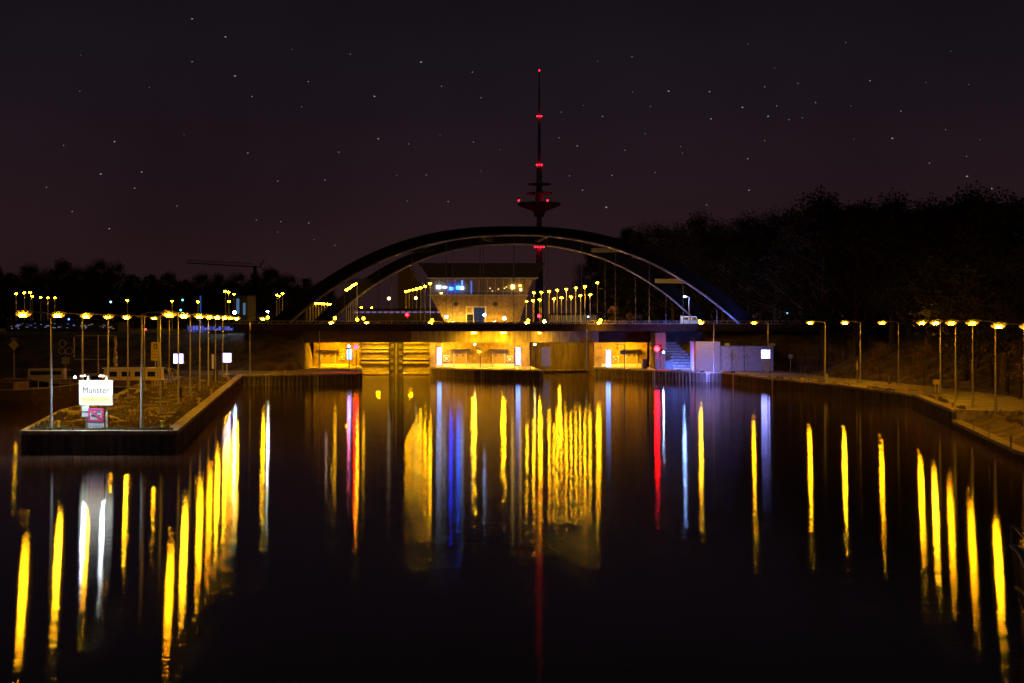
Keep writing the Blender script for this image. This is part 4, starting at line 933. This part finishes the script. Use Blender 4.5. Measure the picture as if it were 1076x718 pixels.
for k, (px, py) in enumerate(((846,392.5),(863,394.5),(903.5,400.5),(911,399.5),(841,392))):
    p = G(px, py, 1.4); m = MB(); m.tube((0,0,-.2),(0,0,1.3+.2*(k%3)),.07,.06,8); m.tube((.55,0,-.2),(.55,0,1.2),.06,.05,8); tag(m.build('stake_pair', M_wood, None, p), 'pale tree stakes, %s pair from the left on the right bank' % ORD[(1,2,3,4,0)[k]], 'stakes', 'tree stakes')

# ------------------------------------------------------------------ basin: boats and signs at left
def hull(m, L, Wd, H, sheer=.5, n=14):                # bow at +x, origin midships at the waterline
    secs = []
    for i in range(n+1):
        t_ = i/n; x_ = -L/2 + L*t_
        w2 = Wd/2*(1 - ss(.62, 1.0, t_)**1.3*.97) * (.86+.14*ss(0,.2,t_)); z2 = H + sheer*max(0,(t_-.55)/.45)**2 + .15*(1-t_)
        secs.append([(x_+.5*ss(.6,1,t_), -w2, z2), (x_+.2*ss(.6,1,t_), -w2*.96, z2*.45), (x_-.6*ss(.8,1,t_), -w2*.72, -.5), (x_-.6*ss(.8,1,t_), w2*.72, -.5), (x_+.2*ss(.6,1,t_), w2*.96, z2*.45), (x_+.5*ss(.6,1,t_), w2, z2)])
    vs = [p for s_ in secs for p in s_]; k = 6
    fs = [(i*k+j, (i+1)*k+j, (i+1)*k+j+1, i*k+j+1) for i in range(n) for j in range(k-1)]
    fs += [((i+1)*k, i*k, i*k+k-1, (i+1)*k+k-1) for i in range(n)]
    fs += [tuple(range(k)), tuple(reversed(range(n*k, n*k+k)))]
    m.add(vs, fs); return secs
def boat(name, loc, rz, L, Wd, H, label, hm, sheer=.6):
    r_ = thing(name, loc, label, 'boat', None, rz); m = MB(); secs = hull(m, L, Wd, H, sheer); m.build('hull', hm, r_)
    g = MB()
    for s_ in (0, -1): g.path([Vector(sc_[s_]) + Vector((0,0,.03)) for sc_ in secs], .06, 6)
    g.build('gunwale', M_cabin, r_); return r_, secs
b1, _ = boat('barge', (X(12,150), 150, 0), R(-14), 17, 4.6, 1.9, 'dark rusty barge moored at the far left edge', M_hullb, .9)
MB().box(-3.5,1.2,-1.4,1.4,1.95,2.75).build('hatch_cover', M_hullb, b1); MB().box(-8,-5,-1.5,1.5,2.0,3.6).build('wheelhouse', M_cabin, b1); MB().box(-7.8,-5.2,-1.53,-1.503,2.8,3.4).build('window', M_glass, b1)
m = MB()
for k in range(6): m.tube((2.0+k*1.1,-2.0+.22*k,1.9),(2.0+k*1.1,-2.0+.22*k,2.8+.1*k),.03,.03,5)
m.tube((2,-2,2.8),(7.6,-.8,3.4),.03,.03,5); m.build('railing', M_steel, b1)
b2, _ = boat('sailing_barge', (X(86,178), 178, 0), R(170), 13, 3.6, 1.3, 'moored boat with gantry mast and furled sail behind the white board', M_hull, .6)
m = MB(); m.tube((-2.2,0,1.3),(-2.2,0,7.5),.10,.07,8); m.build('mast', M_cabin, b2)
m = MB(); m.tube((1.0,0,7.35),(-4.6,0,7.35),.05,.05,6); m.tube((1.0,0,4.4),(-3.6,0,4.4),.06,.06,6); m.build('yard', M_cabin, b2)
m = MB(); m.smooth = True
for k in range(12): m.tube((-4.5+.06*math.sin(k*2),0,7.25-k*.42),(-4.5+.06*math.sin(k*2+2),0,6.83-k*.42),.12+.05*math.sin(k*1.3)+.02*k,.14+.05*math.sin(k*1.3+1.3)+.02*k,8)
m.build('furled_sail', M_tarp, b2)
m = MB(); m.smooth = True
for k in range(6): m.tube((1.0,0,7.2-k*.42),(1.05,0,6.78-k*.42),.08+.03*math.sin(k),.1,8)
m.build('hanging_sail', M_tarp, b2)
MB().box(-3.2,-.2,-1.0,1.0,1.4,2.6).build('cabin', M_cabin, b2); m = MB(); m.box(-2.9,-1.8,1.003,1.03,1.8,2.35); m.box(-1.5,-.5,1.003,1.03,1.8,2.35); m.build('cabin_window', M_glass, b2)
b3, _ = boat('motor_boat', (X(142,172), 172, 0), R(182), 11, 3.4, 1.2, 'motor boat with bright yellow lit cabin beside the jetty', M_hull, .6)
m = MB(); m.box(-3.2,3.4,-1.3,1.3,2.05,3.45); m.build('cabin', mat('lamplit_cabin', (.80,.62,.18), .6, 0, .12, 2), b3); MB().box(-3.4,3.6,-1.45,1.45,3.452,3.56).build('cabin_roof', M_white, b3)  # cabin colour carries the yellow of the nearby lamplight
for k in range(4): MB().box(-2.8+k*1.55,-1.8+k*1.55,1.303,1.33,2.5,3.1).build('cabin_window', M_glass, b3)
m = MB(); m.path([(-3.6,1.5,3.56),(-4.6,1.4,3.2),(-5.2,1.3,1.3)],.05,6); m.path([(-3.6,-1.5,3.56),(-4.6,-1.4,3.2),(-5.2,-1.3,1.3)],.05,6); m.build('canopy_frame', M_cabin, b3)
MB().box(-3.0,4.2,-1.2,1.2,1.3,2.048).build('lower_cabin', M_hullb, b3)
b4, _ = boat('dinghy', (X(150,158), 158, 0), R(195), 5.5, 2.0, .75, 'open dinghy moored close against the jetty', M_cabin, .4)
MB().box(-1.5,-1.1,-.8,.8,.55,.95).build('thwart', M_wood, b4)
r_ = thing('gangway', (X(162,160), 160, ZQ), 'yellow lit gangway with rails from the jetty to the boats', 'gangway')
MB().box(-3.0,1.4,-.5,.5,0,.1).build('walkway', M_wood, r_)
for s_ in (-.5,.5):
    m = MB(); m.tube((-3,s_,1.05),(1.4,s_,.95),.035,.035,6)
    for k in range(4): m.tube((-2.9+k*1.4,s_,.1),(-2.9+k*1.4,s_,1.02),.03,.03,6)
    m.build('handrail', M_yel, r_)
b5, _ = boat('work_boat', (X(52,186), 186, 0), R(8), 12, 3.8, 1.5, 'low work boat between the far left barge and the gantry mast', M_hullb, .5)
MB().box(-2.5,2,-1.2,1.2,1.55,3.0).build('deckhouse', M_cabin, b5); MB().box(-2.2,1.7,-1.23,-1.203,2.2,2.7).build('window', M_glass, b5)
post_lamp(79, 396.5, 165, .3, emat('boat_blue', (.2,.3,1), 40), 'small blue light among the moored boats', r=.16)
# small lights for the moored boats are the quay lamps themselves
x, y, z = W(69, 393, 205); r_ = thing('ring_sign', (x, y, .2), 'dim sign of three open rings over a small plate in the basin', 'sign')
MB().tube((0,.1,0),(0,.1,Z(370,205)-.2),.06,.06,8).build('post', M_steel, r_)
for px, py in ((65.8,361),(65.2,368.8),(73,368.8)): m = MB(); m.ring((X(px,205)-x,0,Z(py,205)-.2),.52,.42,-.04,.04); m.build('ring', M_grey, r_)
MB().box(-.55,.55,-.03,.03,Z(382.5,205)-.2,Z(375.5,205)-.2).build('plate', M_cabin, r_); MB().box(-.7,.7,-.03,.03,Z(389,205)-.2,Z(387.6,205)-.2).build('cross_bar', M_cabin, r_)
x, y, z = W(14.6, 362.5, 200); r_ = thing('diamond_sign', (x, y, .2), 'dim diamond shaped board with lamp above at the far left', 'sign')
MB().tube((0,.1,0),(0,.1,z+.6),.07,.06,8).build('post', M_steel, r_); m = MB(); m.front([(0,z-.2-.75),(.75,z-.2),(0,z-.2+.75),(-.75,z-.2)],-.04,.02); m.build('diamond', M_yel, r_)
m = MB(); m.box(-.3,.45,-.4,-.1,z-.2+.85,z-.2+.95); m.build('lamp_hood', M_white, r_)
m = MB(); rr = random.Random(4); x_ = -1.6
while x_ < 1.5: w2 = rr.uniform(.12,.22); m.box(x_,x_+w2,-.05,0,z-.2-1.1,z-.2-.88); x_ += w2+.08
m.build('letter_strip', M_hullb, r_)

# bow of a boat at the right edge, close to the camera
bo = thing('moored_boat', (16.35, 38.3, 0), 'bow of a boat with steel rail cut by the right edge', 'boat', None, R(108))
m = MB(); secs = hull(m, 8, 2.9, 1.75, .55, 18); m.build('hull', M_hullb, bo)
g = MB()
for s_ in (0,-1): g.path([Vector(q_[s_]) + Vector((0,0,.03)) for q_ in secs], .05, 8)
g.build('gunwale', M_white, bo)
g = MB()
for s_ in (1,-2): g.path([Vector(q_[s_]) + Vector((0,(-.03 if s_ == 1 else .03),.1)) for q_ in secs], .06, 8)
g.build('rubbing_strake', M_yel, bo)
g = MB()
pr_ = []
for i in range(8, 19, 2):
    q_ = Vector(secs[i][0]) + Vector((0,.08,0)); t2 = q_ + Vector((0,0,.62)); g.tube(q_, t2, .022, .022, 6); pr_.append(t2)
    q_ = Vector(secs[i][-1]) + Vector((0,-.08,0)); g.tube(q_, q_ + Vector((0,0,.62)), .022, .022, 6)
g.path(pr_, .024, 6)
for a_, b_ in zip([Vector(secs[i][-1])+Vector((0,-.08,.62)) for i in range(8,19,2)], [Vector(secs[i][-1])+Vector((0,-.08,.62)) for i in range(10,19,2)]): g.tube(a_, b_, .024, .024, 6)
g.build('bow_rail', M_steel, bo)
m = MB(); m.smooth = True; m.lathe([(.02,-.3),(.16,-.24),(.18,0),(.16,.24),(.02,.3)],12,(1.4,1.62,.9)); m.build('fender', M_black, bo)

# ------------------------------------------------------------------ trees
def tree_mesh(seed, H, Rw, n_clump, n_leaf, leaf, trunk_h=.28):
    rd = random.Random(seed); tr = MB(); cr = MB()
    tr.tube((0,0,-.4),(.1,0,H*trunk_h),.26*H/12,.19*H/12,8); top = Vector((.1,0,H*trunk_h)); tr.tube(top,(0,.1,H*.86),.18*H/12,.03,7)
    cl = []
    for i in range(n_clump):
        a_ = rd.uniform(0, 2*math.pi); zz_ = rd.random(); z_ = H*(trunk_h*.8 + (1-trunk_h*.8)*zz_**.85); rmax = Rw*math.sin(math.pi*min(1,max(.08,(zz_*.92+.16)**.75*.9)))
        r_ = rmax*rd.random()**.45; c = Vector((r_*math.cos(a_), r_*math.sin(a_), z_)); s_ = rd.uniform(.55,1.25)*Rw*.26; cl.append((c, s_))
        if i % 2 == 0: st_ = Vector((0,.05,max(H*trunk_h*.8, z_-r_*rd.uniform(.6,1.1)))); md = st_.lerp(c,.55)+Vector((0,0,-.2)); tr.tube(st_, md, .07*H/12, .045*H/12, 5, False); tr.tube(md, c, .045*H/12, .012, 5, False)
    for c, s_ in cl:
        for k in range(n_leaf):
            d_ = Vector((rd.gauss(0,1), rd.gauss(0,1), rd.gauss(0,.8))); d_ = d_.normalized()*s_*rd.random()**.6*1.08; p_ = c + d_
            u_ = Vector((rd.uniform(-1,1), rd.uniform(-1,1), rd.uniform(-1,1))).normalized(); v_ = u_.orthogonal().normalized(); L = leaf*rd.uniform(.6,1.4)
            cr.add([p_-u_*L, p_+v_*L*.5, p_+u_*L, p_-v_*L*.5], [(0,1,2,3)])
    return tr, cr
protos = []
def new_tree(seed, H, Rw, nc, nl, leaf, lm=None, name='tree', lab='x', cat='tree', grp='dark trees around the lock', th=.28):
    tr, cr = tree_mesh(seed, H, Rw, nc, nl, leaf, th); r_ = thing(name, (0,-500,0), lab, cat, grp)
    tr.build('trunk', M_bark, r_); cr.build('crown', lm or M_leaf, r_); return [r_, [True], H]
T = [new_tree(21, 14, 5.0, 85, 190, .125), new_tree(22, 15, 4.4, 80, 190, .12), new_tree(23, 13, 5.4, 90, 190, .125)]
rt = random.Random(5)
def put(k, x, y, z, H, label, grp=None):
    pr_, used, h0 = T[k]; s_ = H/h0; w = s_*rt.uniform(.92,1.15)
    if used[0]: used[0] = False; o = pr_; o.location = (x,y,z); o.rotation_euler = (0,0,rt.uniform(0,6)); o.scale = (w,w,s_); o['label'] = label
    else: o = copy_tree(pr_, (x,y,z), label, rt.uniform(0,6), (w,w,s_))
    if grp: o['group'] = grp
    return o
def by_pix(px, ytop, d_, label, grp=None):
    x = X(px, d_); g_ = height(x, d_) if d_ < 272 else HI; put(rt.randrange(3), x, d_, g_-.1, Z(ytop+(7 if px > 800 else 4), d_)-g_, label, grp)
right_front = [(1092,206,142),(1055,209,148),(1015,203,164),(975,211,184),(937,205,200),(900,211,212),(866,203,224),(1130,208,128)]
for i, (px, yt, d_) in enumerate(right_front): by_pix(px, yt, d_, 'tall dark tree on the right bank, %s from the right of its row' % ORD[(1,2,3,4,5,6,7,0)[i]], 'tall trees on the right bank')
mid = [(842,214,240),(815,221,254),(786,226,266),(760,232,280),(733,226,285),(708,240,300),(686,236,318),(662,238,330),(640,258,340),(622,262,350)]
for i, (px, yt, d_) in enumerate(mid): by_pix(px, yt, d_, 'dark tree right of the bridge arches, %s from the right' % ORD[i], 'trees right of the arches')
back = [(1075,214,168),(1034,215,180),(994,212,194),(955,216,208),(917,215,224),(880,216,238),(850,230,280),(800,232,300),(745,245,330),(697,255,350),(655,262,370)]
for i, (px, yt, d_) in enumerate(back): by_pix(px, yt, d_, 'tree in the second row of the right wood, %s from the right' % ORD[i], 'second row of the right wood')
lx = [(-6,276),(12,282),(30,279),(50,281),(68,274),(86,281),(104,273),(122,276),(140,284),(158,287),(176,285),(194,290),(212,288),(230,286),(250,285),(268,283),(286,282),(304,288),(322,290),(340,294)]
for i, (px, yt) in enumerate(lx): by_pix(px, yt+rt.uniform(-2,2), rt.uniform(425,460), 'dark tree in the far left treeline, %s from the left' % ORD[i], 'far left treeline')
# small lit trees
S1 = new_tree(31, 5, 2.2, 30, 26, .12, M_leafl, 'small_tree', 'small amber lit tree behind the right end of the bridge deck', 'tree', 'small lit trees')
S1[0].location = (X(645,262), 262, HI); S1[0].scale = (1,1,.95)
for k, (px, py, d_, s_, lb_) in enumerate(((1003,393,160,1.15,'russet lit shrub tree behind the fourth right bank lamp'), (1042,392,155,1.1,'russet lit shrub tree near the right edge'), (972,390,168,1.0,'russet lit shrub tree left of the buoy station'), (925,389,180,1.0,'russet shrub tree behind the stout wooden post'), (1072,388,142,1.2,'russet shrub tree cut by the right edge'),
        (662,341,270,.75,'smaller amber lit tree right of the first one behind the deck'))):
    x = X(px, d_); g_ = height(x, d_) if d_ < 265 else HI; copy_tree(S1[0], (x, d_, g_-.1), lb_, k*1.1, (s_*1.1,s_*1.1,s_))
# bare saplings in front of the pale wall and by the right quay
def sapling_mesh(seed, H, spread):
    rd = random.Random(seed); m = MB(); m.tube((0,0,-.1),(0,0,H*.45),.06,.045,6); m.tube((0,0,H*.45),(0,0,H),.04,.01,5)
    for k in range(22):
        z0 = H*rd.uniform(.38,.9); a_ = rd.uniform(0,6.28); L = spread*(1.1-z0/H)*rd.uniform(.7,1.3); e_ = Vector((L*math.cos(a_), L*math.sin(a_), z0+L*1.3)); m.tube((0,0,z0), e_, .018,.006,4,False)
        for q_ in range(2): f_ = Vector((0,0,z0)).lerp(e_, rd.uniform(.4,.9)); m.tube(f_, f_+Vector((rd.uniform(-.3,.3),rd.uniform(-.3,.3),rd.uniform(.1,.5))), .01,.004,3,False)
    return m.mesh('sapling', M_bark)
sp = [sapling_mesh(1, 3.6, 1.0), sapling_mesh(2, 4.4, .8), sapling_mesh(3, 5.5, 1.1)]
def sapling(k, px, d_, z, s_, lb_):
    o = bpy.data.objects.new('sapling', sp[k]); COL.objects.link(o); o.location = (X(px,d_), d_, z); o.scale = (s_,s_,s_); o.rotation_euler = (0,0,px); tag(o, lb_, 'tree', 'bare saplings')
sapling(0, 769, 216.6, 1.5, .95, 'bare round topped sapling before the pale wall'); sapling(1, 782, 216.4, 1.5, 1.0, 'slim bare sapling before the right part of the pale wall')
for i, px in enumerate((838,843,849,854,859,866,872,879,886,893)): d_ = 205-i*2.2; sapling(2, px, d_, height(X(px,d_), d_)-.05, .8+.25*((i*7)%4)/3, 'thin bare sapling behind the right quay, %s from the left' % ORD[i])
# the wood behind, one mass
m = MB(); rd = random.Random(9)
for i in range(34000):
    if i % 3: px = rd.uniform(630, 1110); d_ = rd.uniform(300, 420) if px < 850 else rd.uniform(240, 300); top = 272 - 40*ss(700, 850, px)
    else: px = rd.uniform(-30, 350); d_ = rd.uniform(455, 500); top = 296 + 6*ss(100, 250, px)
    x = X(px, d_); zb = height(x, d_) if d_ < 262 else HI; zt = Z(top + rd.uniform(0, 8), d_); z_ = zb + (zt-zb)*rd.random()
    s_ = rd.uniform(.28,.6)*(1.4 if d_ > 440 else 1); u_ = Vector((rd.uniform(-1,1), rd.uniform(-.5,.5), rd.uniform(-1,1))).normalized()*s_; v_ = u_.orthogonal().normalized()*s_*.7; p_ = Vector((x,d_,z_))
    m.add([p_-u_, p_+v_, p_+u_, p_-v_], [(0,1,2,3)])
tag(m.build('distant_wood', M_leaf), 'dark wood behind the trees on both sides', 'wood', kind='stuff')

# ------------------------------------------------------------------ stars
stars = [(85,58),(84,96),(67,153),(157,92),(202,65),(247,80),(265,101.5),(307,52),(324,86),(317,112.5),(193.5,141.5),(120.5,149),(149,181),(141.5,198),(49,197),(76,222.5),(260.5,161),(292,190.5),(341.5,189.5),(356,160),(106,183),(186,216.5),(269.5,231.5),(324.5,234.5),(202,20),(237,39),
 (368,57),(442.5,65.5),(496.5,76),(464,91),(393.5,101.5),(505.5,103),(397.5,146),(429.5,151.5),(462.5,142),(497.5,149.5),(526,157.5),(417,184.5),(448,184),(505.5,180),(428,211.5),(471,212),(628,64.5),(664,60),(664.5,97),(702.5,96),(683.5,112),(613,111),(589.5,118),(633,122.5),(587.5,145),(606.5,153.5),(656.5,158),(678,141),(715,154),(717,161),(643,184.5),(688.5,181.5),(598.5,185),(637,218),(612,200),
 (786,46.5),(888.5,44.8),(814,71.5),(803.5,91.5),(838.5,88),(745.5,96.5),(914,85),(973,87),(1018,89),(780,113),(816,111.5),(857,108),(894,111.5),(946.5,117),(747,125),(829,126),(843,124),(807,122.5),(803.5,148),(897,146.5),(937.5,145.5),(993.5,136.5),(785.5,167),(976.5,171.5),(1015.5,164.5),(1016,185.5),(787,200),(742.5,215.5),(1042,198.5),(999,54),(1030,147),
 (115,240.5),(292,244),(330,252),(352,258),(295,233)]
m = MB(); DS = 7000; rd = random.Random(2)
for px, py in stars:
    x, y, z = W(px, py, DS); s_ = DS/FPX*rd.choice((.30,.38,.45,.55,.75)); e_ = rd.uniform(1.0,1.7); a_ = rd.uniform(-.6,.6)
    pts = [(s_*e_*math.cos(t_*math.pi/4), s_*.75*math.sin(t_*math.pi/4)) for t_ in range(8)]
    m.add([(x+px_*math.cos(a_)-pz_*math.sin(a_), y, z+px_*math.sin(a_)+pz_*math.cos(a_)) for px_, pz_ in pts] + [(x, y+s_, z)], [tuple(range(8))] + [(i, (i+1)%8, 8) for i in range(8)])
tag(m.build('sky', M_star), 'small stars scattered over the night sky', kind='structure')
